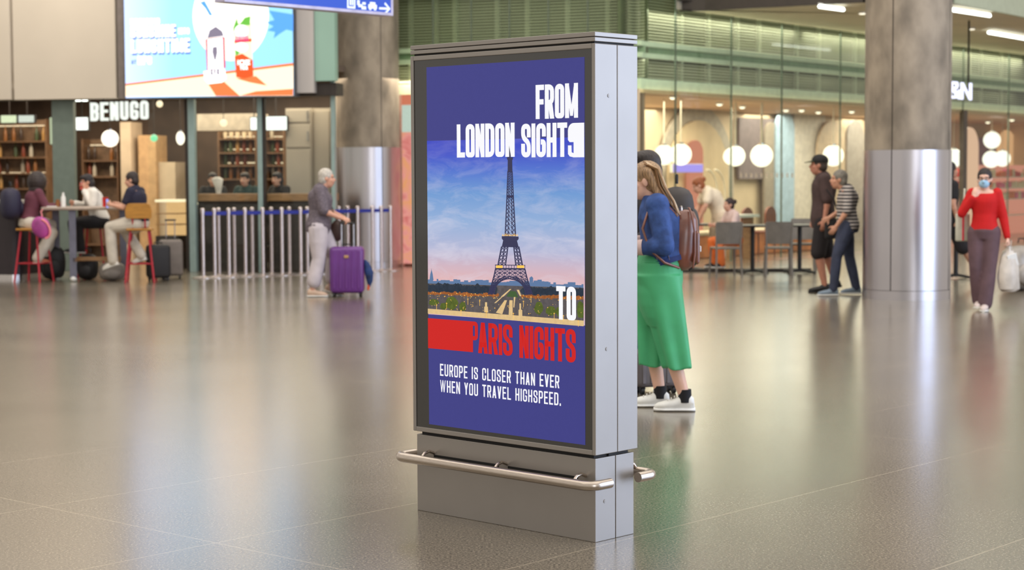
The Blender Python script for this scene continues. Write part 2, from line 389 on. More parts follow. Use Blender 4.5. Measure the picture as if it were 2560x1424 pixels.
# display
yd = yb - .001
def kp(px, py): return K.hit(px, py, yd)
L0 = (kp(1070, 163)[0] + kp(1069, 1060)[0]) / 2; R0 = (kp(1467, 147)[0] + kp(1457, 1110)[0]) / 2
T0 = (kp(1070, 163)[1] + kp(1467, 147)[1]) / 2; B0 = (kp(1069, 1060)[1] + kp(1457, 1110)[1]) / 2
E_blue = emi('poster_blue', (62, 63, 136), .93, .1, .03)
pic = [(MB().box(L0, R0, yd, yd + .001, B0, T0), E_blue)]
sub = lambda mb, name, m: pic.append((mb, m))
yl = yd - .0015
E_pw = emi('poster_white', (248, 248, 252), 1.0, .1); E_red = emi('poster_red', (206, 28, 26), 1.0, .1)
PT = kp(1070, 352)[1]; PB = (kp(1070, 783)[1] + kp(1459, 815)[1]) / 2
def sky_mat():
    m = bpy.data.materials.new('poster_sky'); m.use_nodes = True; nt = m.node_tree; b = nt.nodes['Principled BSDF']; lk = nt.links.new
    b.inputs['Base Color'].default_value = (.004,) * 3 + (1,); b.inputs['Roughness'].default_value = .1; b.inputs['Emission Strength'].default_value = 1
    tc = nd(nt, 'ShaderNodeTexCoord'); sp = nd(nt, 'ShaderNodeSeparateXYZ'); lk(tc.outputs['Object'], sp.inputs[0])
    mr = nd(nt, 'ShaderNodeMapRange'); mr.inputs[1].default_value = kp(1270, 705)[1]; mr.inputs[2].default_value = PT; lk(sp.outputs[2], mr.inputs[0])
    cr = nd(nt, 'ShaderNodeValToRGB'); e = cr.color_ramp.elements
    st = [(0, (222, 178, 180)), (.10, (206, 178, 192)), (.22, (178, 182, 212)), (.42, (142, 172, 214)), (.62, (104, 150, 208)), (.78, (72, 110, 204)), (.9, (52, 74, 196)), (1, (44, 60, 190))]
    e[0].position, e[0].color = st[0][0], lin(st[0][1]); e[1].position, e[1].color = 1, lin(st[-1][1])
    for p, c in st[1:-1]: q = e.new(p); q.color = lin(c)
    lk(mr.outputs[0], cr.inputs[0])
    mp = nd(nt, 'ShaderNodeMapping'); mp.inputs['Scale'].default_value = (3, 1, 9); lk(tc.outputs['Object'], mp.inputs[0])
    no = nd(nt, 'ShaderNodeTexNoise'); no.inputs['Scale'].default_value = 1.6; no.inputs['Detail'].default_value = 8; no.inputs['Roughness'].default_value = .6; no.inputs['Distortion'].default_value = .6
    lk(mp.outputs[0], no.inputs['Vector'])
    c2 = nd(nt, 'ShaderNodeValToRGB'); c2.color_ramp.elements[0].position = .45; c2.color_ramp.elements[1].position = .78; lk(no.outputs[0], c2.inputs[0])
    fd = nd(nt, 'ShaderNodeMapRange'); fd.inputs[1].default_value = .25; fd.inputs[2].default_value = .95; fd.inputs[3].default_value = .75; fd.inputs[4].default_value = .12; lk(mr.outputs[0], fd.inputs[0])
    mm = nd(nt, 'ShaderNodeMath', operation='MULTIPLY'); lk(c2.outputs[0], mm.inputs[0]); lk(fd.outputs[0], mm.inputs[1])
    mx = nd(nt, 'ShaderNodeMix', data_type='RGBA'); mx.inputs[7].default_value = lin((216, 212, 228)); lk(mm.outputs[0], mx.inputs[0]); lk(cr.outputs[0], mx.inputs[6]); lk(mx.outputs[2], b.inputs['Emission Color'])
    return m
def pq(pts, y0, m=None):
    m = m or MB(); m.prism([kp(*p) for p in pts], y0, y0 + .0003); return m
sub(MB().box(L0, R0, yl + .0010, yl + .0013, PB, PT), 'poster_sky', sky_mat())
# skyline, trees, ground and lights of the picture
rg = random.Random(3)
E_city = emi('poster_city', (92, 120, 160), 1); E_tree = emi('poster_trees', (42, 52, 66), 1, var=.4); E_tree2 = emi('poster_near_trees', (84, 98, 34), 1, var=.5)
E_grd = emi('poster_ground', (88, 82, 84), 1, var=.45); E_or = emi('poster_autumn_trees', (158, 92, 44), 1, var=.6); E_road = emi('poster_road', (222, 190, 136), 1, var=.15); E_lit = emi('poster_lamps', (255, 196, 84), 1.1); E_grass = emi('poster_lawn', (64, 92, 52), 1)
hl = lambda px: 783 + (px - 1070) * 32 / 389    # bottom edge of the picture in px
hz = lambda px: 700 + (px - 1070) * .028
c = MB(); x = 1070
while x < 1458:
    w = rg.uniform(4, 12); hh = rg.uniform(2, 9) + (7 if 1325 < x < 1360 else 0)
    pq([(x, hz(x) + 14), (min(x + w, 1459), hz(x) + 14), (min(x + w, 1459), hz(x) - hh + 4), (x, hz(x) - hh + 4)], yl + .0007, c); x += w
pq([(1074, 700), (1084, 700), (1082, 685), (1079.5, 675), (1079, 670), (1078.5, 675), (1076, 685)], yl + .0007, c)
pq([(1324, 705), (1333, 705), (1333, 694), (1329, 690), (1324, 694)], yl + .0007, c)
sub(c, 'poster_skyline', E_city)
g = MB(); pq([(1070, hz(1070) + 8), (1459.5, hz(1459) + 8), (1459.5, hl(1459)), (1070, hl(1070))], yl + .0006, g); sub(g, 'poster_ground', E_grd)
def blob(m, cx, cy, rx, ry, y0, n=14, jit=.15):
    pq([(min(1459, max(1070.2, cx + rx * math.cos(2 * PI * i / n) * rg.uniform(1 - jit, 1 + jit))), cy + ry * math.sin(2 * PI * i / n) * rg.uniform(1 - jit, 1 + jit)) for i in range(n)][::-1], y0, m)
t = MB()
for i in range(64):
    px = 1070 + i * 6.15
    if 1240 < px < 1306: continue
    blob(t, px, hz(px) + 20, 8, rg.uniform(8, 15), yl + .0005)
sub(t, 'poster_far_trees', E_tree)
t = MB()
for i in range(70):
    px = 1071 + i * 5.6
    if 1248 < px < 1302: continue
    blob(t, px, 731 + (px - 1070) * .034 + rg.uniform(-1, 3), rg.uniform(3, 6), rg.uniform(2.5, 5.5), yl + .00045, 9)
sub(t, 'poster_autumn', E_or)
t = MB()
for px, py, rx, ry in ((1130, 757, 16, 17), (1157, 766, 9, 12), (1347, 770, 10, 17), (1377, 776, 13, 12), (1398, 778, 9, 12), (1452, 775, 9, 22), (1085, 755, 13, 8), (1110, 765, 10, 8)): blob(t, px, py, rx, ry, yl + .0004)
sub(t, 'poster_near_trees', E_tree2)
t = MB(); pq([(1276, 727), (1290, 728), (1296, 743), (1266, 741)], yl + .0004, t); sub(t, 'poster_lawn', E_grass)
t = MB()
pq([(1070, 771), (1459.5, 801), (1459.5, hl(1459)), (1070, hl(1070))], yl + .0004, t)
pq([(1240, 781), (1262, 750), (1268, 750), (1256, 785)], yl + .0003, t); pq([(1274, 750), (1282, 750), (1282, 788), (1272, 788)], yl + .0003, t)
for a, b_, wd in (((1238, 757), (1256, 741), 2.2), ((1256, 741), (1277, 722), 3.2), ((1295, 724), (1302, 740), 3), ((1287, 742), (1285, 768), 2)):
    pq([(a[0] - wd, a[1]), (a[0] + wd, a[1]), (b_[0] + wd * .6, b_[1]), (b_[0] - wd * .6, b_[1])], yl + .0003, t)
pq([(1211, 780), (1221, 781), (1220, 766), (1218, 766), (1218, 755), (1213, 755), (1213, 766), (1211, 766)], yl + .0003, t)
pq([(1297, 790), (1306, 791), (1306, 775), (1303, 773), (1303, 758), (1299, 758), (1299, 773), (1297, 774)], yl + .0003, t)
sub(t, 'poster_road', E_road)
t = MB()
for i in range(150):
    px = rg.uniform(1072, 1457); py = rg.uniform(730, 742) + (px - 1070) * .03 if i < 80 else rg.uniform(745, 775) + (px - 1070) * .05
    if 1258 < px < 1300 and i < 90: continue
    r = rg.uniform(.5, 1.5); pq([(px - r, py), (px, py + r), (px + r, py), (px, py - r)], yl + .0002, t)
for px, py in ((1092, 762), (1117, 758), (1153, 776), (1200, 750), (1216, 779), (1284, 783), (1309, 753), (1386, 783), (1409, 789), (1446, 802), (1328, 742), (1170, 747)):
    r = 2.6; pq([(px - r, py), (px - .6, py + .6), (px, py + r), (px + .6, py + .6), (px + r, py), (px + .6, py - .6), (px, py - r), (px - .6, py - .6)], yl + .0001, t)
    pq([(px - .4, py), (px + .4, py), (px + .4, py + 14), (px - .4, py + 14)], yl + .0002, t)
for s0, s1 in ((1257, 1294),): 
    for k in range(12): px = s0 + (s1 - s0) * k / 11; pq([(px - 1.2, 589.5), (px + 1.2, 589.5), (px, 585 - rg.uniform(0, 3))], yl - .0004, t)
for s0, s1 in ((1241, 1257), (1293, 1311)):
    pq([(s0, 669.5), (s1, 669.5), (s1, 663), (s0, 663)], yl - .0004, t)
sub(t, 'poster_lamps', E_lit)
# tower
E_tow = emi('poster_tower', (52, 52, 84), 1); tw = MB(); yt = yl
def bar(a, b, w):
    a, b = Vector(a), Vector(b); d = (b - a).normalized(); n = Vector((-d.y, d.x)) * w / 2
    pq([(a + n), (b + n), (b - n), (a - n)], yt, tw)
pq([(1273.4, 362), (1274.6, 362), (1278, 393), (1271, 393)], yt, tw)
pq([(1267, 393), (1283.5, 393), (1281.5, 400), (1269.5, 400)], yt, tw)
pq([(1270, 400), (1281, 400), (1281.6, 430), (1269.6, 430)], yt, tw)
def prof(y):   # half width of the shaft
    t = (y - 400) / 190; return 5.6 + 8.6 * t ** 1.25
cxm = lambda y: 1275.3 + (y - 400) * .006
y = 428.0
while y < 589:
    y2 = min(590, y + 4 + (y - 400) * .045); a, b_ = prof(y), prof(y2); c0, c1 = cxm(y), cxm(y2); w = 1.1 + (y - 400) * .004
    bar((c0 - a + .8, y), (c1 - b_ + .8, y2), 2.2); bar((c0 + a - .8, y), (c1 + b_ - .8, y2), 2.2)
    k = .30; bar((c0 - a * k, y), (c1 - b_ * k, y2), 1.5); bar((c0 + a * k, y), (c1 + b_ * k, y2), 1.5)
    for s_ in (-1, 1):
        bar((c0 + s_ * a, y), (c1 + s_ * b_ * k, y2), w); bar((c0 + s_ * a * k, y), (c1 + s_ * b_, y2), w)
    bar((c0 - a, y2), (c0 + a, y2), .7); bar((c0 - a * k, y), (c1 + b_ * k, y2), 1.2); y = y2
pq([(1269, 488), (1283, 488), (1284, 494), (1268, 494)], yt, tw)
pq([(1255, 590), (1297, 591), (1297, 597), (1294, 601), (1258, 600), (1255, 596)], yt, tw)
pq([(1258.5, 600), (1293, 601), (1296, 613), (1256, 612)], yt, tw); pq([(1256, 612), (1296, 613), (1297, 618), (1254.5, 617)], yt, tw)
for s_, o0, o1, i0, i1 in ((-1, 1254.5, 1245.5, 1270.4, 1264.4), (1, 1297.5, 1306.5, 1284.7, 1289.8)):
    n = 5
    for k in range(n):
        t0, t1 = k / n, (k + 1) / n; ya, yb_ = 616 + 46 * t0, 616 + 46 * t1
        oa, ob, ia, ib = o0 + (o1 - o0) * t0, o0 + (o1 - o0) * t1, i0 + (i1 - i0) * t0, i0 + (i1 - i0) * t1
        bar((oa, ya), (ob, yb_), 3); bar((ia, ya), (ib, yb_), 2.6); m0, m1 = (oa + ia) / 2, (ob + ib) / 2
        bar((m0, ya), (m1, yb_), 2.4); bar((oa, ya), (m1, yb_), 1.5); bar((m0, ya), (ob, yb_), 1.5); bar((ia, ya), (m1, yb_), 1.5); bar((m0, ya), (ib, yb_), 1.5)
pq([(1238, 661), (1313.5, 662), (1313.5, 664), (1238, 663)], yt, tw); pq([(1238, 669), (1313.5, 670), (1314, 674), (1238, 673)], yt, tw)
for k in range(12): px = 1239 + k * 6.7; bar((px, 662), (px, 672), 1.2)
# lower legs with the big arch
def arch(t): # t 0..1 from left foot to right foot, inner edge
    a = PI * (1 - t); return (1275 + 39 * math.cos(a), 736 - 40 * math.sin(a) ** .85 + (1 if t > .5 else 0))
N = 24; outer = lambda t: (1221.5 + 0 * t, 736)
for k in range(N):
    A, B = Vector(arch(k / N)), Vector(arch((k + 1) / N)); bar(A, B, 3.2)
    A2, B2 = A + (A - Vector((1275, 736))) * .14, B + (B - Vector((1275, 736))) * .14; bar(A2, B2, 1.6); bar(A, B2, 1.1); bar(A2, B, 1.1)
for s_ in (-1, 1):
    top_o = 1276 + s_ * 37; bot_o = 1276.5 + s_ * 55
    n = 7
    for k in range(n):
        t0, t1 = k / n, (k + 1) / n; ya, yb_ = 673 + 63 * t0, 673 + 63 * t1
        oa, ob = top_o + (bot_o - top_o) * t0 ** 1.2, top_o + (bot_o - top_o) * t1 ** 1.2
        bar((oa, ya), (ob, yb_), 3.0)
        def inn(yy):
            q = max(0, (736 - yy) / 40); 
            return 1275 + s_ * (39 * math.sqrt(max(0, 1 - min(1, q) ** 2)) + 4) if q < 1 else 1275
        ia, ib = inn(ya), inn(yb_); mm = 3
        for j in range(mm):
            p0, p1 = oa + (ia - oa) * j / mm, oa + (ia - oa) * (j + 1) / mm; q0, q1 = ob + (ib - ob) * j / mm, ob + (ib - ob) * (j + 1) / mm
            bar((p0, ya), (q1, yb_), 1.5); bar((p1, ya), (q0, yb_), 1.5); bar((p1, ya), (q1, yb_), 1.3)
        bar((oa, ya), (ia, ya), 1.4)
sub(tw, 'poster_tower', E_tow)
# lettering
def ktext(txt, p0, p1, t, gap=.3, m=None, y0=None):
    a, b_ = kp(*p0), kp(*p1); m = m or MB(); y0 = y0 or yl - .0012
    text(m, txt, a[0], b_[0], b_[1], a[1], t, gap, y0, y0 + .0004); return m
disp = multi('display', pic, kiosk)
def lettering(mb, m, lab): return mb.build('lettering', m, disp, label=lab)
lettering(ktext('FROM', (1340, 212.5), (1446, 294), .155, .22), E_pw, 'white word FROM')
wt = MB()
ktext('LONDON', (1142.8, 311), (1287.6, 391.6), .155, .22, wt)
ktext('SIGHT', (1303.8, 309.5), (1419, 391.8), .155, .22, wt)
Y0 = yl - .0012
# the block that the last S grows into
xs = [kp(v, 350)[0] for v in (1420.9, 1429.5, 1435, 1441)]; zt, zbm = kp(1443, 307)[1], kp(1443, 393)[1]; hh = zt - zbm
def zz(f): return zt - hh * f
r_ = xs[2] - xs[0]
pts = [(xs[0] + r_ * (1 - math.sin(a)), zz(0) - r_ * (1 - math.cos(a))) for a in [PI / 2 * k / 6 for k in range(7)]]
wt.prism([(R0, zz(0)), (xs[2], zz(0))] + pts[1:] + [(xs[0], zz(.49)), (xs[0] + r_ * .3, zz(.555)), (R0, zz(.555))], Y0, Y0 + .0004)
wt.prism([(xs[2], zz(.555)), (xs[2], zz(1)), (R0, zz(1)), (R0, zz(.555))], Y0, Y0 + .0004)
wt.prism([(xs[0], zz(.65)), (xs[0], zz(.9)), (xs[0] + r_ * .3, zz(.97)), (xs[2], zz(1)), (xs[2], zz(.88)), (xs[1] + .001, zz(.85)), (xs[1], zz(.65))], Y0, Y0 + .0004)
lettering(wt, E_pw, 'white words LONDON SIGHTS running into a white block')
lettering(ktext('TO', (1391.5, 714), (1441, 801), .155, .3), E_pw, 'white word TO')
rt = MB()
ktext('ARIS', (1196.3, 805), (1282.7, 889.7), .155, .22, rt); ktext('NIGHTS', (1299.2, 812.5), (1440.3, 906.5), .155, .22, rt)
zt, zbm = (kp(1070, 793)[1] + kp(1196, 805)[1]) / 2, (kp(1070, 869.5)[1] + kp(1183, 880)[1]) / 2
zt = kp(1196, 804)[1]; zbm = kp(1196, 881)[1]; xb, xe = kp(1183.3, 840)[0], kp(1196, 840)[0]
rt.prism([(L0, zt), (L0, zbm), (xb, zbm), (xb, zt)], Y0, Y0 + .0004)
hh = zt - zbm; st_ = hh * .135; w_ = (xe - xb) * .97
stroke(rt, rnd([Vector((xb, zt - st_ / 2)), Vector((xb + w_ - st_ / 2, zt - st_ / 2)), Vector((xb + w_ - st_ / 2, zt - hh * .54)), Vector((xb, zt - hh * .54))], w_ * .6), st_, Y0, Y0 + .0004)
lettering(rt, E_red, 'red words PARIS NIGHTS running out of a red block')
def bline(txt, xa, ya0, ya1, xb_, yb0, yb1):
    bt = MB()
    z1 = (kp(xa, ya0)[1] + kp(xb_, yb0)[1]) / 2; z0_ = (kp(xa, ya1)[1] + kp(xb_, yb1)[1]) / 2
    text(bt, txt, kp(xa, ya0)[0], kp(xb_, yb0)[0], z0_, z1, .125, 1.1, Y0, Y0 + .0004)
    lettering(bt, E_pw, 'small white line ' + txt)
bline('EUROPE IS CLOSER THAN EVER', 1101, 908.5, 938.5, 1399, 938, 970)
bline('WHEN YOU TRAVEL HIGHSPEED.', 1101, 950.5, 980, 1403, 980, 1012)
# vents, rail, screws
sl = MB()
for a, b_ in (((1085, 1139), (1247, 1163.5)), ((1270, 1167.5), (1445, 1194))):
    p, q = K.hit(*a, 0), K.hit(*b_, 0); zc = (p[1] + q[1]) / 2; sl.box(p[0], q[0], -.0015, .003, zc - .008, zc + .006)
sl.build('vent_slot', mat('slot_black', (10, 8, 7), .8), kiosk)
zr = K.hit(1300, 1185, -.075)[1] - .0
RR = .0218
def rail(y_, sgn):
    m = MB(); xl, xr = -KW - .052, .052; yo = y_; yi = yo + sgn * .075; rr = .05
    pts = []
    pts.append((xl + 0, yi + sgn * .045, zr))
    for k in range(9): a = PI / 2 * k / 8; pts.append((xl + rr - rr * math.cos(a), yo + sgn * (rr - rr * math.sin(a)), zr))
    for k in range(9): a = PI / 2 * k / 8; pts.append((xr - rr + rr * math.sin(a), yo + sgn * (rr - rr * math.cos(a)), zr))
    pts.append((xr, yi + sgn * .045, zr))
    return m.tube(pts, RR, 20)
zr = K.hit(1300, 1188, -.085)[1]
rail(-.085, 1).build('bumper_rail', M_steel, kiosk, smooth=50)
rail(KD + .085, -1).build('bumper_rail', M_steel, kiosk, smooth=50)
for px, py in ((1073, 1140), (1255, 1167), (1453, 1199)):
    x = K.hit(px, py, -.03)[0]
    MB().tube([(x, 0, zr + .022), (x, -.03, zr + .034), (x, -.06, zr + .028), (x, -.08, zr + .008)], .0075, 10).build('rail_bracket', M_steel, kiosk, smooth=50)
    MB().tube([(x, KD, zr + .03), (x, KD + .03, zr + .045), (x, KD + .06, zr + .035), (x, KD + .08, zr + .01)], .009, 10).build('rail_bracket', M_steel, kiosk, smooth=50)
# screws on the side: side plane x = const
SF = Frame(K.w(bx1, 0), K.a + PI / 2)      # side frame, local x = depth, y = towards -x of the kiosk
for px, py, off in ((1522, 239, 0), (1517, 872, 0), (1512, 1252, OV)):
    sx_, sz_ = SF.hit(px, py, off); X_ = bx1 - off
    MB().cyl((X_ - .002, sx_, sz_), (X_ + .002, sx_, sz_), .009, .008, 16).cyl((X_ + .002, sx_, sz_), (X_ + .0028, sx_, sz_), .0045, .004, 12).build('screw', M_alu, kiosk, smooth=40)
#@@MORE@@
LOC = {}
def fthing(F, name, label, cat, px, off, z=0, group=None, x=None):
    l = (F.hit(px, 440, off)[0] if x is None else x, off, z); o = thing(name, label, cat, l, frame=F, group=group); LOC[o.name] = Vector(l); return o
def fpart(th, mb, name, m, smooth=None, bevel=0, label=None, parent=None):
    bmesh.ops.translate(mb.b, vec=-LOC[th.name], verts=mb.b.verts[:]); return mb.build(name, m, parent or th, smooth=smooth, bevel=bevel, label=label)
def single(F, mb, name, m, label, cat, group=None, smooth=None, bevel=0, at_=None):
    c = Vector(at_) if at_ else sum((v.co for v in mb.b.verts), Vector()) / len(mb.b.verts)
    if not at_: c.z = min(v.co.z for v in mb.b.verts)
    bmesh.ops.translate(mb.b, vec=-c, verts=mb.b.verts[:])
    o = mb.build(name, m, smooth=smooth, bevel=bevel); F.place(o, c); return tag(o, label, cat, group)
def pz(F, px, py, off): return F.hit(px, py, off)[1]
def pb(F, a, b, off, dep, mb=None, z0=None, z1=None):
    """box from two opposite corner pixels on the plane at depth off"""
    mb = mb or MB(); p, q = F.hit(*a, off), F.hit(*b, off)
    lo, hi = min(p[1], q[1]), max(p[1], q[1]); return mb.box(min(p[0], q[0]), max(p[0], q[0]), off, off + dep, lo if z0 is None else z0, hi if z1 is None else z1)

# ================================================================== LEFT CAFE FRONT
C = Frame.thru(0, 29.7, 735, 28.5)
A = Frame.thru(985, 30.7, 1600, 29.0)
R = Frame.thru(1600, 29.0, 2160, 35.3)
cx = lambda px, off=0: C.hit(px, 440, off)[0]
M_panel = mat('greige_wall_panel', (200, 188, 170), .5, 0, .03, 1)
M_lpanel = mat('pale_grey_panel', (188, 182, 178), .45, 0, .03, 1)
M_mint = mat('mint_panel', (150, 184, 168), .4, 0, .04, 1)
M_mull = mat('green_grey_mullion', (112, 124, 114), .4, .2, .06)
M_mull2 = mat('pale_teal_mullion', (150, 172, 168), .35, .3, .06)
ZT = 6.6
struct(pb(C, (-330, 0), (28, 249), -.02, .12, z1=ZT).build('wall_left', M_panel, frame=C, bevel=.006))
zp = pz(C, 150, 248, -.02)
struct(pb(C, (30, 0), (291, 248), -.02, .12, z0=zp, z1=ZT).build('wall_left', M_panel, frame=C, bevel=.006))
struct(pb(C, (292, 0), (312, 245), -.0, .12, z0=zp, z1=ZT).build('wall_left', mat('dark_edge_panel', (120, 110, 104), .5), frame=C))  # narrow darker panel at the edge beside the screen
struct(pb(C, (312, 0), (740, 240), .10, .10, z1=ZT).build('wall_left', M_panel, frame=C))
struct(pb(C, (733, 0), (785, 232), -.02, .15, z1=ZT).build('wall_left', M_lpanel, frame=C, bevel=.006))
struct(pb(C, (785, 0), (838, 202), .02, .15, z1=ZT).build('wall_left', M_mint, frame=C, bevel=.006))
# screen on the front
D_ = -.14
scr = fthing(C, 'led_screen', 'large bright wall screen advertising drinks in plastic cups', 'screen', 523, D_, z=pz(C, 523, 242, D_))
pL, pR = C.hit(313.5, 200, D_)[0], C.hit(733, 200, D_)[0]; zB = pz(C, 523, 241.5, D_); zT = zB + 2.62
fpart(scr, MB().box(pL - .02, pR + .02, D_ + .012, .10, zB - .02, zT + .02), 'housing', mat('screen_housing', (80, 80, 84), .5))
def cp(px, py): return C.hit(px, py, D_)
def cpoly(pts, lay, m=None):
    m = m or MB(); m.prism([cp(*p) for p in pts], D_ - .0012 * lay, D_ - .0012 * lay + .001); return m
def circ(cx_, cy_, rx, ry, n=28, a0=0, a1=2 * PI): return [(cx_ + rx * math.cos(a0 + (a1 - a0) * i / n), cy_ + ry * math.sin(a0 + (a1 - a0) * i / n)) for i in range(n)]
SS = 1.8
def scr_sky():
    m = emi('ad_sky', (170, 218, 250), SS); nt = m.node_tree; b = nt.nodes['Principled BSDF']; lk = nt.links.new
    tc = nd(nt, 'ShaderNodeTexCoord'); sp = nd(nt, 'ShaderNodeSeparateXYZ'); lk(tc.outputs['Object'], sp.inputs[0])
    mr = nd(nt, 'ShaderNodeMapRange'); mr.inputs[1].default_value = -1.4; mr.inputs[2].default_value = 1.3; lk(sp.outputs[0], mr.inputs[0])
    cr = nd(nt, 'ShaderNodeValToRGB'); e = cr.color_ramp.elements
    e[0].color = lin((186, 206, 246)); e[1].color = lin((136, 194, 230)); q = e.new(.3); q.color = lin((146, 200, 240))
    lk(mr.outputs[0], cr.inputs[0]); lk(cr.outputs[0], b.inputs['Emission Color']); return m
ad = []
ad.append((MB().box(pL, pR, D_, D_ + .01, zB, zT), scr_sky()))
ad.append((cpoly([(314, 209), (733, 160), (733, 239), (314, 241)], 1), emi('ad_table', (250, 222, 188), SS * .95)))
m = MB(); cpoly([(314, 209), (733, 157), (733, 164), (314, 214)], 2, m); cpoly([(520, 209), (560, 204), (600, 240), (540, 240)], 2, m); cpoly([(590, 196), (640, 190), (668, 214), (625, 206)], 2, m); cpoly([(640, 228), (733, 222), (733, 238), (600, 239)], 2, m)
ad.append((m, emi('ad_table_shade', (232, 120, 66), SS * .8)))
m = MB(); m.prism([cp(577 + 95 * math.cos(a), 40 + 112 * math.sin(a)) if 40 + 112 * math.sin(a) > -1e9 else None for a in [2 * PI * i / 40 for i in range(40)]], D_ - .0024, D_ - .0014)
ad.append((m, emi('ad_sun', (255, 250, 232), SS * 1.05)))
m = MB()
for pts in ([(500, 6), (512, 2), (535, 44), (528, 46), (514, 22)], [(672, 26), (733, 36), (733, 78), (716, 74), (700, 84), (684, 96), (688, 80), (668, 76), (684, 66), (666, 56), (686, 50)], [(498, 0), (470, -60), (520, -90), (560, -60), (520, -10)]): cpoly(pts, 3, m)
ad.append((m, emi('ad_palm', (82, 150, 232), SS * .9)))
m = MB(); cpoly([(514, 98), (562, 92), (564, 170), (518, 178)], 4, m); ad.append((m, emi('ad_card_red', (214, 30, 70), SS * .8)))
m = MB(); cpoly([(519, 99), (557, 95), (559, 172), (521, 176)], 5, m); cpoly([(509, 178), (562, 172), (566, 196), (556, 206), (522, 210), (512, 200)], 5, m); cpoly([(512, 96), (516, 40), (566, 36), (562, 92)], 4, m); ad.append((m, emi('ad_white', (255, 252, 250), SS * 1.1)))
m = MB(); cpoly([(518, 96), (524, 76), (540, 66), (556, 78), (560, 90)], 6, m); cpoly([(532, 118), (543, 116), (544, 132), (540, 150), (536, 150), (531, 130)], 6, m); ad.append((m, emi('ad_ink', (150, 140, 160), SS * .55)))
m = MB(); cpoly([(586, 60), (628, 56), (632, 148), (586, 150)], 4, m); ad.append((m, emi('ad_cup', (232, 232, 196), SS * .85)))
m = MB(); cpoly([(587, 140), (606, 134), (632, 150), (634, 190), (612, 196), (591, 193)], 5, m); cpoly([(586, 100), (630, 96), (630, 104), (586, 108)], 5, m); ad.append((m, emi('ad_cup_red', (232, 84, 34), SS * .8)))
m = MB(); cpoly([(586, 90), (583, 70), (592, 44), (597, 62)], 5, m); cpoly([(598, 62), (612, 44), (627, 40), (625, 64)], 5, m); cpoly([(588, 125), (602, 130), (590, 141)], 5, m); ad.append((m, emi('ad_leaf', (110, 190, 70), SS * .7)))
m = MB(); cpoly(circ(604, 78, 17, 16), 6, m); cpoly(circ(604, 118, 16, 12), 6, m); ad.append((m, emi('ad_white', (255, 252, 250))))
def ctext(m, txt, x0, y0, x1, y1, t, gap=.5, lay=7):
    a, b_ = cp(x0, y0), cp(x1, y1); text(m, txt, a[0], b_[0], b_[1], a[1], t, gap, D_ - .0012 * lay, D_ - .0012 * lay + .001); return m
ad.append((ctext(MB(), 'LIPTON', 589, 90, 621, 104, .24), emi('ad_pink', (214, 60, 130), SS * .8)))
ad.append((ctext(ctext(MB(), 'ICE', 594, 150, 626, 162, .25), 'TEA', 600, 164, 620, 174, .25), emi('ad_white', (255, 252, 250))))
ad.append((ctext(MB(), 'KFC', 527, 172, 549, 187, .22), emi('ad_ink', (0, 0, 0))))
sh = MB(); wh = MB()
for txt, x0, y0, x1, y1, t in (('BRINGING', 326, 47, 400, 60, .22), ('SUNSHINE', 327, 64, 440, 92, .2), ('INTO', 446, 70, 474, 85, .22), ('LUNCHTIME', 328, 99, 475, 130, .2), ('KFC', 345, 141, 380, 161, .22)):
    ctext(wh, txt, x0, y0, x1, y1, t, .5, 8)
    if y1 - y0 > 25: ctext(sh, txt, x0 + 2, y0 + 5, x1 + 2, y1 + 5, t, .5, 7)
ctext(sh, 'AT', 329, 150, 341, 160, .22, .5, 7)
ad.append((wh, emi('ad_white', (0, 0, 0)))); ad.append((sh, emi('ad_shadow', (86, 120, 220), SS * .7)))
o = multi('screen_picture', [(mb, m) for mb, m in ad], scr); 
for v in o.data.vertices: v.co -= LOC[scr.name]
area('panel_wash_light', C.w(cx(170), -2.2, 6.4), C.w(cx(180), 0, 3.9), .5, .3, 150, (1, .93, .84))
# glazing
Zs = zp      # soffit
off = .10
yg = .22
zf = lambda px: 0
def mull(px0, px1, m, off_=yg, zt=2.95, dep=.1, nm='trim_1'): 
    x0, x1 = C.hit(px0, 440, off_)[0], C.hit(px1, 440, off_)[0]
    return struct(MB().box(x0, x1, off_, off_ + dep, 0, zt).build(nm, m, frame=C, bevel=.006))
mull(132, 186, M_mull, zt=3.0, nm='trim_2'); mull(463, 470, M_dark, yg + .02, nm='trim_3'); mull(471, 487, M_mull2, yg - .04, nm='trim_4'); mull(644, 656, M_mull2, nm='trim_5'); mull(657, 662, M_dark, yg + .02, nm='trim_6'); mull(828, 837, M_mull2, zt=3.2, nm='trim_7')
MG = glass('shop_glass', (250, 252, 250), .7)
gi = 1
for a, b_ in ((186, 463), (487, 644), (662, 828)):
    x0, x1 = C.hit(a, 440, yg + .04)[0], C.hit(b_, 440, yg + .04)[0]
    if a == 186: x0 = C.hit(372, 440, yg + .04)[0]
    w = MB().box(x0, x1, yg + .04, yg + .05, .02, 3.0).build('window_%d' % gi, MG, frame=C); struct(w); gi += 1
struct(MB().box(cx(-330), cx(838), .1, .45, zp + .001, zp + .2).build('trim_8', M_dark, frame=C))
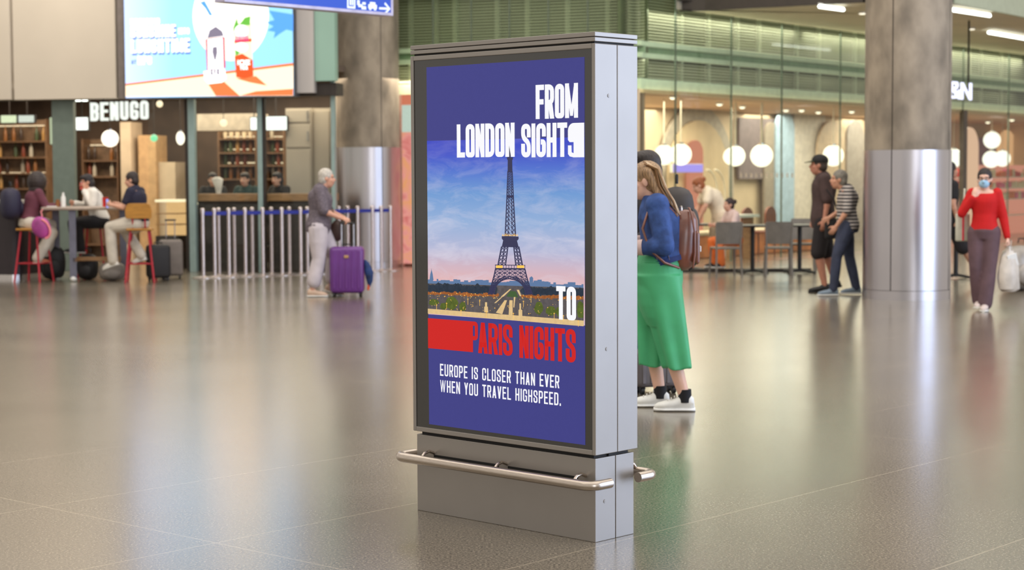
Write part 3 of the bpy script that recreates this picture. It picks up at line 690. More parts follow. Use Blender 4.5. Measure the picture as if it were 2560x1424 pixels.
# interior shell
BW = 5.2
M_cwall = mat('cafe_back_wall', (96, 78, 64), .6, 0, .25, 2); M_cceil = mat('cafe_ceiling', (110, 96, 84), .7, 0, .15, 2)
xL, xR = cx(-330), cx(838) - .02
struct(MB().box(xL - 1.5, xR, BW, BW + .1, 0, 3.4).build('wall_back', M_cwall, frame=C))
struct(MB().box(xL - 1.5, xR - .3, .3, BW, 3.3, 3.4).build('ceiling_1', M_cceil, frame=C))
struct(MB().box(xL - 1.6, xL - 1.5, 0, BW, 0, 3.4).build('wall_side', M_cwall, frame=C))
struct(MB().box(xR, xR + .1, 2.5, BW, 0, 3.4).build('wall_side', M_cwall, frame=C))
l1 = area('cafe_light', C.w(cx(250), 2.4, 3.2), C.w(cx(250), 2.4, 0), 7, 2.5, 5.5, (1, .84, .64)); l1 = area('cafe_light', C.w(cx(700), 2.6, 3.2), C.w(cx(700), 2.6, 0), 4, 2.5, 5.5, (1, .87, .70))
# sign letters BENUGO
so = .12
ben = fthing(C, 'shop_sign', 'glowing white sign reading BENUGO over the cafe opening', 'sign', 297, so, z=pz(C, 297, 302, so))
a, b_ = C.hit(225, 255, so), C.hit(369, 299, so); gap = .045; W_ = (b_[0] - a[0] - gap * 5) / 6
fpart(ben, MB().box(a[0], b_[0], so + .045, so + .06, (a[1] + b_[1]) / 2 - .02, (a[1] + b_[1]) / 2 + .02).box(a[0] + .2, a[0] + .23, so + .045, so + .06, a[1] - .05, zp + .1).box(b_[0] - .23, b_[0] - .2, so + .045, so + .06, a[1] - .05, zp + .1), 'mounting_bar', M_dark)
for i, ch in enumerate('BENUGO'):
    m = MB(); x = a[0] + i * (W_ + gap); dz = (i - 2.5) * .004
    text(m, ch, x, x + W_, b_[1] + dz, a[1] + dz, .15, .3, so, so + .045); fpart(ben, m, 'letter', emi('sign_letter_glow', (248, 255, 244), 1.08), label='glowing letter ' + ch)
# lit boxes, signs, lamps inside
def lbox(a, b_, off, label, cat='sign', name='light_box', E=E_white, fr_=M_black, dep=.08):
    p, q = C.hit(*a, off), C.hit(*b_, off); t = fthing(C, name, label, cat, (a[0] + b_[0]) / 2, off, z=q[1])
    fpart(t, MB().box(p[0], q[0], off + .01, off + dep, q[1], p[1]), 'case', fr_); fpart(t, MB().rbox(p[0] + .01, q[0] - .01, off, off + .03, q[1] + .01, p[1] - .01, .012), 'lit_panel', E)
    cxm_ = (p[0] + q[0]) / 2; fpart(t, MB().cyl((cxm_, off + dep / 2, p[1]), (cxm_, off + dep / 2, 3.3), .01), 'hanger', M_dark); return t
lbox((183, 292), (221, 326), .6, 'small square lit sign box hanging left of the BENUGO sign')
lbox((183, 242), (220, 254), .9, 'flat bright ceiling lamp above the small lit sign box', 'light', 'ceiling_light', E_tube)
lbox((658, 290), (718, 326), 2.0, 'wide glowing white sign box right of the middle window post')
lbox((624, 292), (643, 326), 2.0, 'narrow glowing white sign box left of the middle window post')
lbox((0, 287), (42, 308), 1.2, 'long lit menu strip at the far left of the cafe', 'sign', 'menu_strip', emi('menu_glow', (226, 240, 196), 1.0, var=.5))
lbox((44, 287), (86, 307), 1.2, 'short lit menu strip right of the long one at far left', 'sign', 'menu_strip', emi('menu_glow2', (226, 236, 220), .9, var=.5))
lbox((122, 292), (135, 362), .8, 'tall narrow lit panel against the wide green mullion', 'light', 'lit_panel_lamp', emi('green_glow', (206, 220, 180), .8))
def pend(F, px, py, r, off, label, grp=None, E=E_globe, zc=3.3, rod=.006, rm=M_dark, sy=1):
    x, z = F.hit(px, py, off); rr = r / FPX * (F.w(x, off).y)
    t = fthing(F, 'pendant_lamp', label, 'lamp', px, off, z=z, group=grp)
    fpart(t, MB().ell((x, off, z), rr * sy, rr * sy, rr, u=28, v=18), 'globe', E, smooth=60)
    fpart(t, MB().cyl((x, off, z + rr * .97), (x, off, zc), rod), 'rod', rm); fpart(t, MB().cyl((x, off, z + rr * .9), (x, off, z + rr * 1.12), rr * .3), 'fitting', M_chrome); return t
pend(C, 275, 346, 21, 1.6, 'round glowing globe lamp below the BENUGO sign')
pend(C, 451, 345, 17, 2.2, 'small oval glowing lamp left of the teal window post', sy=.62)
pend(C, 479, 345, 17, 2.6, 'small oval glowing lamp just right of the teal window post', sy=.62)
pend(C, 559, 307, 9, 2.2, 'tiny round bulb in front of the pale bulkhead', E=E_warm)
pend(C, 385, 345, 9, 1.9, 'tiny green tinted bulb between the globe and the teal post', E=emi('mint_glow', (150, 255, 190), 1))
pend(C, 399, 260, 8, 2.0, 'small spot bulb right of the BENUGO sign', E=E_warm)
# bulkhead, pillars, cabinets
M_cream = mat('cream_plaster', (196, 178, 152), .6, 0, .1, 3)
def cbox(a, b_, off, dep, name, m, label, cat, **k): return single(C, pb(C, a, b_, off, dep, **k), name, m, label, cat, bevel=.01)
struct(pb(C, (492, 285), (640, 325), 2.4, .6).build('trim_9', mat('pale_bulkhead', (206, 194, 176), .5), frame=C))
for i, (a, b_, mm) in enumerate((((300, 305), (330, 540), M_cream), ((345, 338), (392, 540), mat('tan_plaster', (186, 152, 110), .6)), ((396, 405), (440, 540), M_cream))):
    struct(pb(C, a, b_, 3.6 + .1 * i, .5, z0=0).build('trim_1%d' % i, mm, frame=C))
cab = fthing(C, 'tall_cabinet', 'tall pale grey double cabinet standing inside the cafe', 'cabinet', 750, 2.1)
x0, x1 = C.hit(714, 400, 2.1)[0], C.hit(778, 400, 2.1)[0]; zt = pz(C, 746, 270, 2.1)
M_cab = mat('pale_grey_laminate', (186, 176, 160), .4, 0, .05, 2)
fpart(cab, MB().box(x0, x1, 2.12, 2.7, 0, zt), 'body', M_cab)
for za, zb2 in ((.1, pz(C, 746, 375, 2.1)), (pz(C, 746, 368, 2.1), pz(C, 746, 312, 2.1)), (pz(C, 746, 305, 2.1), zt - .03)):
    d = fpart(cab, MB().box(x0 + .02, x1 - .02, 2.1, 2.12, za, zb2), 'door', M_cab, bevel=.004)
    fpart(cab, MB().box(x1 - .06, x1 - .045, 2.07, 2.1, (za + zb2) / 2 - .08, (za + zb2) / 2 + .08), 'handle', M_chrome)
cab = fthing(C, 'tall_cabinet', 'plain pale cabinet right of the double cabinet in the cafe', 'cabinet', 805, 2.2)
x0, x1 = C.hit(783, 400, 2.2)[0], C.hit(826, 400, 2.2)[0]; fpart(cab, MB().box(x0, x1, 2.22, 2.8, 0, zt), 'body', M_cab); fpart(cab, MB().box(x0 + .02, x1 - .02, 2.2, 2.22, .1, zt - .05), 'door', M_cab, bevel=.004)
# window bar ledge
for a, b_, lb in ((488, 643, 'timber window bar counter left of the middle post'), (663, 827, 'timber window bar counter right of the middle post')):
    t = fthing(C, 'bar_counter', lb, 'counter', (a + b_) / 2, .36); x0, x1 = C.hit(a, 490, .36)[0], C.hit(b_, 490, .36)[0]; z1 = pz(C, 650, 484, .36)
    fpart(t, MB().box(x0, x1, .36, .75, z1 - .12, z1), 'worktop', M_wood, bevel=.006); fpart(t, MB().box(x0 + .02, x1 - .02, .42, .5, 0, z1 - .12), 'front_panel', M_dark)
# back bar shelves with bottles
rg = random.Random(11)
bm_cols = [mat('bottle_' + n, c, .2, 0, .1) for n, c in (('amber', (150, 98, 52)), ('green', (84, 96, 66)), ('clear', (196, 186, 166)), ('red', (140, 72, 50)), ('dark', (70, 54, 42)), ('gold', (206, 160, 96)))]
proto_b = []
for k, mm in enumerate(bm_cols):
    m = MB(); m.loft([((0, 0, z), (1, 0, 0), (0, 1, 0), r, r) for z, r in ((0, .034), (.01, .038), (.15, .038), (.19, .03), (.215, .014), (.28, .013))], 12); proto_b.append(m.mesh('bottle', mm, 50))
cupm = MB().loft([((0, 0, z), (1, 0, 0), (0, 1, 0), r, r) for z, r in ((0, .028), (.01, .03), (.1, .042), (.115, .044))], 12).mesh('cup', mat('pale_cup', (236, 220, 190), .4), 50)
def put(me, name, F, x, off, z, label, cat, grp):
    o = bpy.data.objects.new(name, me); COL.objects.link(o); F.place(o, (x, off, z)); return tag(o, label, cat, grp)
def shelving(px0, px1, off, ytops, label, what, grp, step=.115, mm=mat('walnut_shelf', (112, 84, 60), .5, 0, .2), back=True, ztop=None, fill=None):
    t = fthing(C, 'shelf_unit', label, 'shelf', (px0 + px1) / 2, off); x0, x1 = C.hit(px0, 440, off)[0], C.hit(px1, 440, off)[0]
    zs = [pz(C, (px0 + px1) / 2, y, off) for y in ytops]; zt_ = ztop or max(zs) + .4
    fpart(t, MB().box(x0, x1, off + .3, off + .33, 0, zt_), 'back_panel', mat('shelf_back', (116, 92, 70), .6, 0, .4, 5))
    for xs_ in (x0, x1 - .03): fpart(t, MB().box(xs_, xs_ + .03, off, off + .3, 0, zt_), 'side_panel', mm)
    for zz_ in zs + [.3]: fpart(t, MB().box(x0 + .03, x1 - .03, off, off + .3, zz_ - .03, zz_), 'shelf', mm)
    for zz_ in zs: fpart(t, MB().box(x0 + .05, x1 - .05, off + .26, off + .28, zz_ + .28, zz_ + .295), 'shelf_fill_strip', E_warm)  # warm glowing strips added to brighten shelves and bottles
    for k, zz_ in enumerate(zs):
        x = x0 + .09
        while x < x1 - .07:
            kk = (fill[k] if fill else 'b')
            if kk == 'c': put(cupm, 'cup', C, x, off + .14, zz_, 'pale cup in the row ' + what, 'cup', 'cups ' + what)
            elif rg.random() < .7: put(rg.choice(proto_b), 'bottle', C, x, off + .14 + rg.uniform(-.03, .05), zz_, 'bottle standing among the bottles ' + what, 'bottle', 'bottles ' + what)
            x += step * rg.uniform(.95, 1.2)
shelving(545, 642, 3.6, (345, 380, 412, 446), 'bar shelving with bottles left of the middle post', 'on the shelves left of the middle window post', '', fill='cbbb')
shelving(663, 712, 3.7, (345, 380, 412, 446), 'narrow bar shelving right of the middle post', 'on the shelves right of the middle window post', '')
shelving(-60, 118, 3.4, (352, 392, 432, 470), 'bottle shelving behind the counter at far left', 'behind the counter at far left', '', step=.15)
shelving(205, 296, 4.0, (400, 440), 'low display shelf behind the man in the white shirt', 'on the low shelf behind the seated men', '', step=.11)
# glowing food cases beside the stools
for a, b_, lb in (((384, 499), (444, 590), 'warm lit display case right of the wooden stool'), ((479, 506), (509, 545), 'small warm lit display case just right of the teal post')):
    t = fthing(C, 'display_case', lb, 'display case', (a[0] + b_[0]) / 2, .9); p, q = C.hit(*a, .9), C.hit(*b_, .9)
    fpart(t, MB().box(p[0], q[0], .95, 1.5, 0, q[1]), 'cabinet', M_dark); fpart(t, MB().box(p[0], q[0], 1.4, 1.5, q[1], p[1]), 'back_panel', emi('case_glow', (236, 190, 130), .95, var=.35))
    fpart(t, MB().box(p[0], q[0], .95, 1.5, p[1] - .04, p[1]), 'lamp_hood', emi('hood_glow', (255, 238, 196), 1.3))
    for k in (.3, .6): zz_ = q[1] + (p[1] - q[1]) * k; fpart(t, MB().box(p[0], q[0], .96, 1.4, zz_, zz_ + .015), 'shelf', M_wood)
# dark counter at the far left, white top
Fc = Frame.thru(-150, 27.4, 44, 27.0)
t = fthing(Fc, 'service_counter', 'dark curved service counter with a white top at the left edge', 'counter', 0, 0)
p = Fc.hit(44, 660, 0); zt = pz(Fc, 20, 500, 0); x0 = Fc.hit(-150, 440, 0)[0]
def rr_pts(x1, y0, y1, r): return [(x0, y0)] + [(x1 - r + r * math.sin(a), y0 + r - r * math.cos(a)) for a in [PI / 2 * k / 6 for k in range(7)]] + [(x1, y1), (x0, y1)]
def slab(pts, z0, z1):
    m = MB(); a = [m.b.verts.new((x, y, z0)) for x, y in pts]; b = [m.b.verts.new((x, y, z1)) for x, y in pts]; n = len(pts); m.b.faces.new(a); m.b.faces.new(b)
    for i in range(n): m.b.faces.new((a[i], a[(i + 1) % n], b[(i + 1) % n], b[i]))
    return m
fpart(t, slab(rr_pts(p[0], 0, .7, .2), .08, zt - .05), 'front_panel', mat('aubergine_panel', (44, 34, 38), .4)); fpart(t, slab(rr_pts(p[0] - .03, .03, .7, .2), 0, .08), 'kickplate', M_chrome); fpart(t, slab(rr_pts(p[0] + .02, -.03, .72, .2), zt - .05, zt), 'worktop', mat('pale_stone_top', (214, 208, 196), .3))

for px, off in ((20, 1.4), (70, 2.2), (110, 1.6), (250, 2.4), (330, 3.0), (420, 1.8), (520, 1.4), (600, 2.8), (690, 1.6), (770, 1.2)):
    t = fthing(C, 'downlight', 'small warm downlight in the cafe ceiling', 'light', px, off, z=3.27, group='downlights in the cafe ceiling'); x = LOC[t.name].x
    fpart(t, MB().cyl((x, off, 3.27), (x, off, 3.3), .07, n=16), 'rim', M_dark); fpart(t, MB().ell((x, off, 3.265), .05, .05, .03), 'bulb', E_warm)
# ================================================================== COLUMNS
M_conc = mat('column_concrete', (148, 136, 120), .75, 0, .34, 2.2, bump=.3, stretch=(1.6, 1.6, .9))
M_clad = mat('column_steel', (196, 192, 196), .3, 1, .05, 3, stretch=(1, 1, .3))
def column(px, D, r, zc, label, a0):
    b = base(px, D); t = thing('round_column', label, 'column', b)
    for k in range(4):   # four concrete panels with thin joints
        m = MB(); s0, s1 = a0 + k * PI / 2 + .012, a0 + (k + 1) * PI / 2 - .012; n = 14
        for i in range(n):
            q0, q1 = s0 + (s1 - s0) * i / n, s0 + (s1 - s0) * (i + 1) / n
            m.face([(r * math.cos(q0), r * math.sin(q0), zc), (r * math.cos(q1), r * math.sin(q1), zc), (r * math.cos(q1), r * math.sin(q1), ZT), (r * math.cos(q0), r * math.sin(q0), ZT)])
        bmesh.ops.remove_doubles(m.b, verts=m.b.verts[:], dist=.0001); m.build('concrete_panel', M_conc, t, smooth=30)
        m = MB(); R2 = r + .012
        for i in range(n):
            q0, q1 = s0 + (s1 - s0) * i / n, s0 + (s1 - s0) * (i + 1) / n
            m.face([(R2 * math.cos(q0), R2 * math.sin(q0), .12), (R2 * math.cos(q1), R2 * math.sin(q1), .12), (R2 * math.cos(q1), R2 * math.sin(q1), zc), (R2 * math.cos(q0), R2 * math.sin(q0), zc)])
        bmesh.ops.remove_doubles(m.b, verts=m.b.verts[:], dist=.0001); m.build('steel_panel', M_clad, t, smooth=30)
    MB().cyl((0, 0, 0), (0, 0, .115), r + .016, n=64).build('base_ring', M_clad, t, smooth=40); MB().cyl((0, 0, .11), (0, 0, ZT), r - .006, n=48).build('core', M_dark, t, smooth=40)
column(2268, 22.25, .53, 1.85, 'concrete column with steel cladding near the woman in the red top', math.radians(-90 - 33))
column(920, 30.3, .545, pz(C, 920, 366, .9) , 'concrete column with steel cladding behind the queue barrier', math.radians(-90 + 30))

# ================================================================== POSTER WALL behind the barrier, upper louvred front
Ax = lambda px, off=0: A.hit(px, 440, off)[0]
M_frame = mat('pink_frame', (196, 150, 134), .5)
struct(MB().box(Ax(965), Ax(1600), .12, .25, 0, 2.95).build('wall_1', mat('warm_brown_wall', (150, 124, 104), .6, 0, .1, 2), frame=A))
def pink_art():
    m = emi('pink_artwork', (236, 160, 140), .85); nt = m.node_tree; b = nt.nodes['Principled BSDF']; lk = nt.links.new
    tc = nd(nt, 'ShaderNodeTexCoord'); no = nd(nt, 'ShaderNodeTexNoise'); no.inputs['Scale'].default_value = 2.6; no.inputs['Detail'].default_value = 3; no.inputs['Distortion'].default_value = 1.5
    cr = nd(nt, 'ShaderNodeValToRGB'); e = cr.color_ramp.elements; e[0].position = .3; e[0].color = lin((205, 92, 86)); e[1].position = .7; e[1].color = lin((240, 168, 112)); q = e.new(.5); q.color = lin((240, 160, 150))
    lk(tc.outputs['Object'], no.inputs['Vector']); lk(no.outputs[0], cr.inputs[0]); lk(cr.outputs[0], b.inputs['Emission Color']); return m
t = fthing(A, 'poster_panel', 'tall glowing pink and peach poster panel behind the queue barrier', 'poster', 1100, 0)
p0, p1 = Ax(1006), Ax(1200); zt, zg, zm = pz(A, 1030, 236, 0), pz(A, 1030, 262, 0), pz(A, 1030, 330, 0)
fpart(t, MB().box(p0 - .06, p0, -.02, .1, 0, zt), 'side_frame', M_frame); fpart(t, MB().box(p0, p1, 0, .1, .05, zm), 'artwork', pink_art())
fpart(t, MB().box(p0, p1, 0, .1, zm, zg), 'upper_artwork', emi('pale_artwork', (206, 226, 210), .8, var=.4)); fpart(t, MB().box(p0, p1, -.01, .1, zg, zt), 'header', emi('orange_header', (226, 132, 100), .8))
M_slat = mat('louvre_slat', (216, 210, 186), .4, .3, .08, 1); M_back = mat('louvre_backing', (104, 106, 80), .7, 0, .35, .8); M_tran = mat('pale_transom', (240, 242, 226), .45, 0, .06)
M_band = mat('pale_green_band', (196, 208, 184), .4, 0, .05)
MGG = glass('green_glass', (244, 251, 243), .8)
wn = [10]
def louvres(F, x0, x1, zt=6.4, joints=(), posts=(), blue=()):
    Lx = x1 - x0
    struct(MB().box(x0, x1, .38, .44, 2.9, zt).build('wall_2', M_back, frame=F))
    bands = [(2.96, 3.14), (3.48, 3.56), (3.67, 3.75)]; m = MB()
    for a, b in bands + [(4.62, 4.70), (4.80, 4.86)]: m.box(x0, x1, .10, .2, a, b)
    struct(m.build('trim_20', M_tran, frame=F))
    s = MB(); z = 3.17
    while z < zt:
        if not (3.46 < z < 3.76 or 4.58 < z < 4.88): 
            a = [s.b.verts.new((x, y, zz_)) for x, y, zz_ in ((x0, .22, z), (x1, .22, z), (x1, .26, z + .03), (x0, .26, z + .03))]; b = [s.b.verts.new((v.co.x, v.co.y + .004, v.co.z - .003)) for v in a]
            s.b.faces.new(a); s.b.faces.new(b[::-1]); s.b.faces.new((a[0], b[0], b[1], a[1])); s.b.faces.new((a[3], a[2], b[2], b[3]))
        z += .05
    struct(s.build('trim_27', M_slat, frame=F))
    struct(MB().box(x0, x1, .2, .3, 3.56, 3.68).build('trim_21', mat('sage_band', (160, 178, 150), .5), frame=F))
    for px in posts:
        x = F.hit(px, 440, .3)[0]; struct(MB().box(x - .035, x + .035, .27, .34, 2.97, zt).build('trim_22', M_tran, frame=F))
    xs_ = [x0] + [F.hit(px, 440, 0)[0] for px in joints] + [x1]
    for a, b in zip(xs_, xs_[1:]):
        w = MB().box(a + .012, b - .012, 0, .012, 2.95, zt).build('window_%d' % wn[0], MGG, frame=F); struct(w); wn[0] += 1
        if F is R: w = MB().box(a + .012, b - .012, 0, .012, .02, 2.948).build('window_%d' % wn[0], MGR, frame=F); struct(w); wn[0] += 1
    for x in xs_[1:-1]: struct(MB().box(x - .009, x + .009, -.008, .02, .02 if F is R else 2.95, zt).build('trim_23', mat('glass_joint', (104, 114, 98), .5), frame=F))
MGR = glass('restaurant_glass', (246, 250, 244), .6)
louvres(A, Ax(850), Ax(1600), joints=(1085, 1180, 1275, 1372, 1470), posts=(1030, 1093, 1140, 1245, 1320, 1420, 1520))
Rx = lambda px, off=0: R.hit(px, 440, off)[0]
louvres(R, 0, Rx(2780), joints=(1689, 1828, 1954, 2100, 2406, 2520), posts=(1702, 1770, 1842, 1896, 1990, 2045, 2135, 2420, 2450, 2500))
# soffit over the right front
for F_, xs_ in ((R, (2.8, 8.2, 13.6)), (A, (1.4, 4.2))):
    for xx in xs_:
        for z_ in (3.48, 2.955): area('louvre_fill_light', F_.w(xx, .06, z_), F_.w(xx, .06, 0), 5.2 if F_ is R else 2.7, .07, 5 if z_ > 3 else 3, (1, .99, .9)).rotation_euler = (0, 0, F_.a)  # lamps added in front of the transoms to brighten the bands
for xx in (3, 8.5, 14): area('louvre_fill_light', R.w(xx, .11, 4.28), R.w(xx, .13, 2), 5.2, .14, 16, (1, .98, .88)).rotation_euler = (0, 0, R.a)  # more added lamps behind the glass, they brighten the slats
def ceil(px, py, z):
    d = ray(px, py); t = (z - CAM_H) / d.z; return CAM + d * t
ZS = 4.32
near = [ceil(1700, 26, ZS), ceil(1765, 24, ZS), ceil(2160, 3, ZS), ceil(2380, 5, ZS), ceil(2560, 42, ZS), ceil(2700, 60, ZS)]
far = [R.w(Rx(1690), 0), R.w(Rx(2780), 0)]
m = MB(); lo = [m.b.verts.new((p.x, p.y, ZS)) for p in near + [far[1], far[0]]]; hi = [m.b.verts.new((v.co.x, v.co.y, ZS + .15)) for v in lo]; n = len(lo)
m.b.faces.new(lo); m.b.faces.new(hi)
for i in range(n): m.b.faces.new((lo[i], lo[(i + 1) % n], hi[(i + 1) % n], hi[i]))
struct(m.build('ceiling_2', mat('beige_soffit', (228, 216, 194), .6, 0, .06, 1)))
for i in range(5):
    a, b_ = near[i], near[i + 1]; d = (b_ - a); F2 = Frame((a.x, a.y), math.atan2(d.y, d.x))
    struct(MB().box(0, d.to_2d().length, -.06, .02, ZS - .02, 6.2).build('trim_24', mat('dark_beam', (62, 54, 46), .6) if i < 3 else M_band, frame=F2))
def tubelamp(p, q, label):
    a, b_ = ceil(*p, ZS - .06), ceil(*q, ZS - .06); c_ = (a + b_) / 2; t = thing('tube_light', label, 'light', c_); a, b_ = a - c_, b_ - c_
    MB().cap(a, b_, .03).build('tube', E_tube, t, smooth=60); d = (b_ - a).normalized(); MB().cyl(a - d * .03, b_ + d * .03, .012).build('housing', M_white, t).location.z = .045
tubelamp((2049, 16), (2108, 24), 'short tube light on the soffit left of the right hand column')
tubelamp((2377, 24), (2474, 39), 'tube light at the top right just beside the column')
tubelamp((2472, 81), (2575, 99), 'tube light at the right edge, lower of the two')
for px, py, lb in ((2156, 34, 'small round soffit spotlight touching the column'), (2429, 73, 'small round soffit spotlight between the two tube lights')):
    c_ = ceil(px, py, ZS - .03); t = thing('spotlight', lb, 'light', c_); MB().cyl((0, 0, 0), (0, 0, .03), .07, n=20).build('housing', M_white, t); MB().cyl((0, 0, -.01), (0, 0, 0), .055, n=20).build('lens', E_globe, t)

# ================================================================== RESTAURANT INTERIOR (R frame)
RB = 3.4
M_rwall = mat('cream_restaurant_wall', (214, 192, 160), .6, 0, .08, 1.5)
struct(MB().box(0, Rx(2780) + 1, RB, RB + .1, 0, 3.0).build('wall_back', M_rwall, frame=R))
struct(MB().box(0, Rx(2780) + 1, .02, RB, 2.9, 2.96).build('ceiling_3', mat('peach_ceiling', (222, 186, 146), .6, 0, .05), frame=R))
struct(MB().box(-.1, 0, .0, RB, 0, 2.95).build('wall_side', M_rwall, frame=R)); struct(MB().box(Rx(2780) + 1, Rx(2780) + 1.1, .0, RB, 0, 2.95).build('wall_side', M_rwall, frame=R))
for xx in (1.5, 5.5, 10, 14.5): area('restaurant_light', R.w(xx, 1.8, 2.85), R.w(xx, 1.8, 0), 3.6, 2.2, 6.2, (1, .91, .79))
def archpts(x0, x1, z1, n=16):
    r = (x1 - x0) / 2; xc = (x0 + x1) / 2; return [(x0, 0), (x0, z1 - r)] + [(xc - r * math.cos(PI * k / n), z1 - r + r * math.sin(PI * k / n)) for k in range(1, n)] + [(x1, z1 - r), (x1, 0)]
def rpanel(px0, px1, ptop, off, m, label, arch=True, dep=.06, bot=None):
    x0, x1 = R.hit(px0, 440, off)[0], R.hit(px1, 440, off)[0]; zt = pz(R, (px0 + px1) / 2, ptop, off); zb_ = 0 if bot is None else pz(R, (px0 + px1) / 2, bot, off)
    mb = MB()
    if arch: mb.prism(archpts(x0, x1, zt), off, off + dep)
    else: mb.box(x0, x1, off, off + dep, zb_, zt)
    o = single(R, mb, 'wall_panel', m, label, 'wall panel'); return o
rpanel(1650, 1834, 262, RB - .12, mat('grey_arch', (176, 166, 150), .6), 'large grey arch panel behind the left globe lamps')
rpanel(1672, 1822, 300, RB - .2, mat('beige_arch', (206, 184, 148), .6, 0, .1, 2), 'beige arch panel inside the large grey arch')
rpanel(1848, 1962, 296, RB - .15, mat('mauve_board', (118, 104, 104), .5), 'dark mauve panel behind the rightmost of the centre globes', False, bot=447)
rpanel(1912, 1946, 305, RB - .2, mat('taupe_disc', (150, 138, 122), .5), 'small taupe arch on the dark mauve panel', True)
rpanel(1940, 1986, 278, RB - .24, mat('pale_blue_panel', (166, 190, 208), .5), 'pale blue arched panel right of the globe lamps')
rpanel(1986, 2062, 268, RB - .2, mat('offwhite_panel', (216, 206, 192), .5), 'off white wall panel left of the man in the cap', False)
rpanel(2044, 2116, 302, RB - .3, mat('tan_arch', (206, 182, 152), .5), 'tan arch panel behind the man in the cap')
rpanel(2118, 2160, 300, RB - .35, mat('grey_pillar', (160, 150, 140), .6), 'grey arch beside the left flank of the column', True)
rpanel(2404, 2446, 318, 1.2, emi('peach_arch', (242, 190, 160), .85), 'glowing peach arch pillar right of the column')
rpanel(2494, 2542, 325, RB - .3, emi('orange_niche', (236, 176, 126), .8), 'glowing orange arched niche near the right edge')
rpanel(2446, 2492, 345, RB - .25, mat('lilac_panel', (150, 130, 160), .5), 'lilac panel between the peach pillar and the orange niche', False)
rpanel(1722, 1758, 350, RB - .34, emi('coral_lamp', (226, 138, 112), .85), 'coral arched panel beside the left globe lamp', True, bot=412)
t = fthing(R, 'neon_strip', 'purple glowing sign strip under the coral panel', 'sign', 1720, RB - .45, z=pz(R, 1720, 431, RB - .45)); p, q = R.hit(1684, 409, RB - .45), R.hit(1758, 431, RB - .45)
fpart(t, MB().box(p[0], q[0], RB - .43, RB - .36, q[1], p[1]), 'case', M_white); fpart(t, MB().box(p[0] + .01, q[0] - .01, RB - .45, RB - .43, q[1] + .01, p[1] - .01), 'lit_panel', emi('purple_glow', (170, 150, 250), 1.1, var=.3))
gl_lab = 'globe pendant lamp in the restaurant window, '
for px, py, r, off, lb in ((1660, 387, 25, 1.0, 'behind its larger neighbour at far left'), (1702, 386, 27, .6, 'large one above the purple strip'), (1829, 391, 21, 1.6, 'small rear one of the centre pair'), (1838, 390, 25, .9, 'front one left of the pale thick rod'), (1904, 389, 28, .5, 'with the pale thick rod'), (2083, 389, 26, .6, 'behind the cap of the man')):
    pend(R, px, py, r, off, gl_lab + lb, 'globe lamps in the restaurant window', zc=2.9, rod=.022 if px in (1904, 1838) else .012, rm=mat('cream_rod', (226, 214, 190), .5))
for px, py, r, off, lb in ((2384, 395, 23, .6, 'just right of the steel column'), (2480, 350, 21, 1.2, 'higher one above the pair near the right edge'), (2478, 398, 21, 1.5, 'left one of the pair behind the woman in red'), (2506, 396, 20, 1.9, 'right one of the pair behind the woman in red')):
    pend(R, px, py, r, off, 'glowing globe pendant lamp, ' + lb, 'globe lamps right of the column', zc=2.9, rm=mat('cream_rod', (226, 214, 190)), E=emi('globe_glow2', (255, 250, 238), 1.6))
for i, (px, py, off) in enumerate(((1682, 243, .3), (1798, 241, 1.2), (1855, 245, 1.6), (1964, 250, 1.8), (2003, 254, 1.6), (2045, 257, 1.9), (2128, 269, 1.2), (2528, 290, 1.0), (2468, 300, 2.2))):
    o_ = R.w(Rx(px, off), off, 2.872); t = thing('downlight', 'small round downlight in the peach restaurant ceiling', 'light', o_, group='downlights in the restaurant ceiling')
    MB().cyl((0, 0, 0), (0, 0, .03), .075, n=18).build('rim', M_white, t); MB().ell((0, 0, -.005), .055, .055, .03).build('bulb', emi('downlight_glow', (255, 240, 214), 2.2), t)
# manifestation dots on the glass
t = fthing(R, 'glass_sticker_row', 'row of small pale square stickers on the restaurant glass', 'sticker', 1900, -.004, z=1.5)
m = MB()
for k in range(11): x, z = R.hit(1853 + k * 12.8, 438, -.004); m.box(x - .025, x + .025, -.006, -.002, z - .04, z + .04)
fpart(t, m, 'stickers', mat('sticker_white', (226, 210, 184), .5)); t.children[0]['kind'] = 'stuff'
# two curved lamps
for k, px in enumerate((1766, 1786)):
    t = fthing(R, 'arched_floor_lamp', 'pale curved lamp arm, %s of two behind the waitress' % ('left' if k == 0 else 'right'), 'lamp', px + 24, 1.4); x0, z0_ = R.hit(px, 424, 1.4); x1, z1_ = R.hit(px + 26, 482, 1.4)
    pts = [(x0 + (x1 - x0) * math.sin(a), 1.4, z1_ + (z0_ - z1_) * math.cos(a)) for a in [PI / 2 * j / 10 for j in range(11)]] + [(x1, 1.4, .05)]
    fpart(t, MB().tube(pts, .02, 10), 'arm', mat('cream_rod', (0, 0, 0)), smooth=50); fpart(t, MB().cyl((x1, 1.4, 0), (x1, 1.4, .05), .14), 'base', M_white)
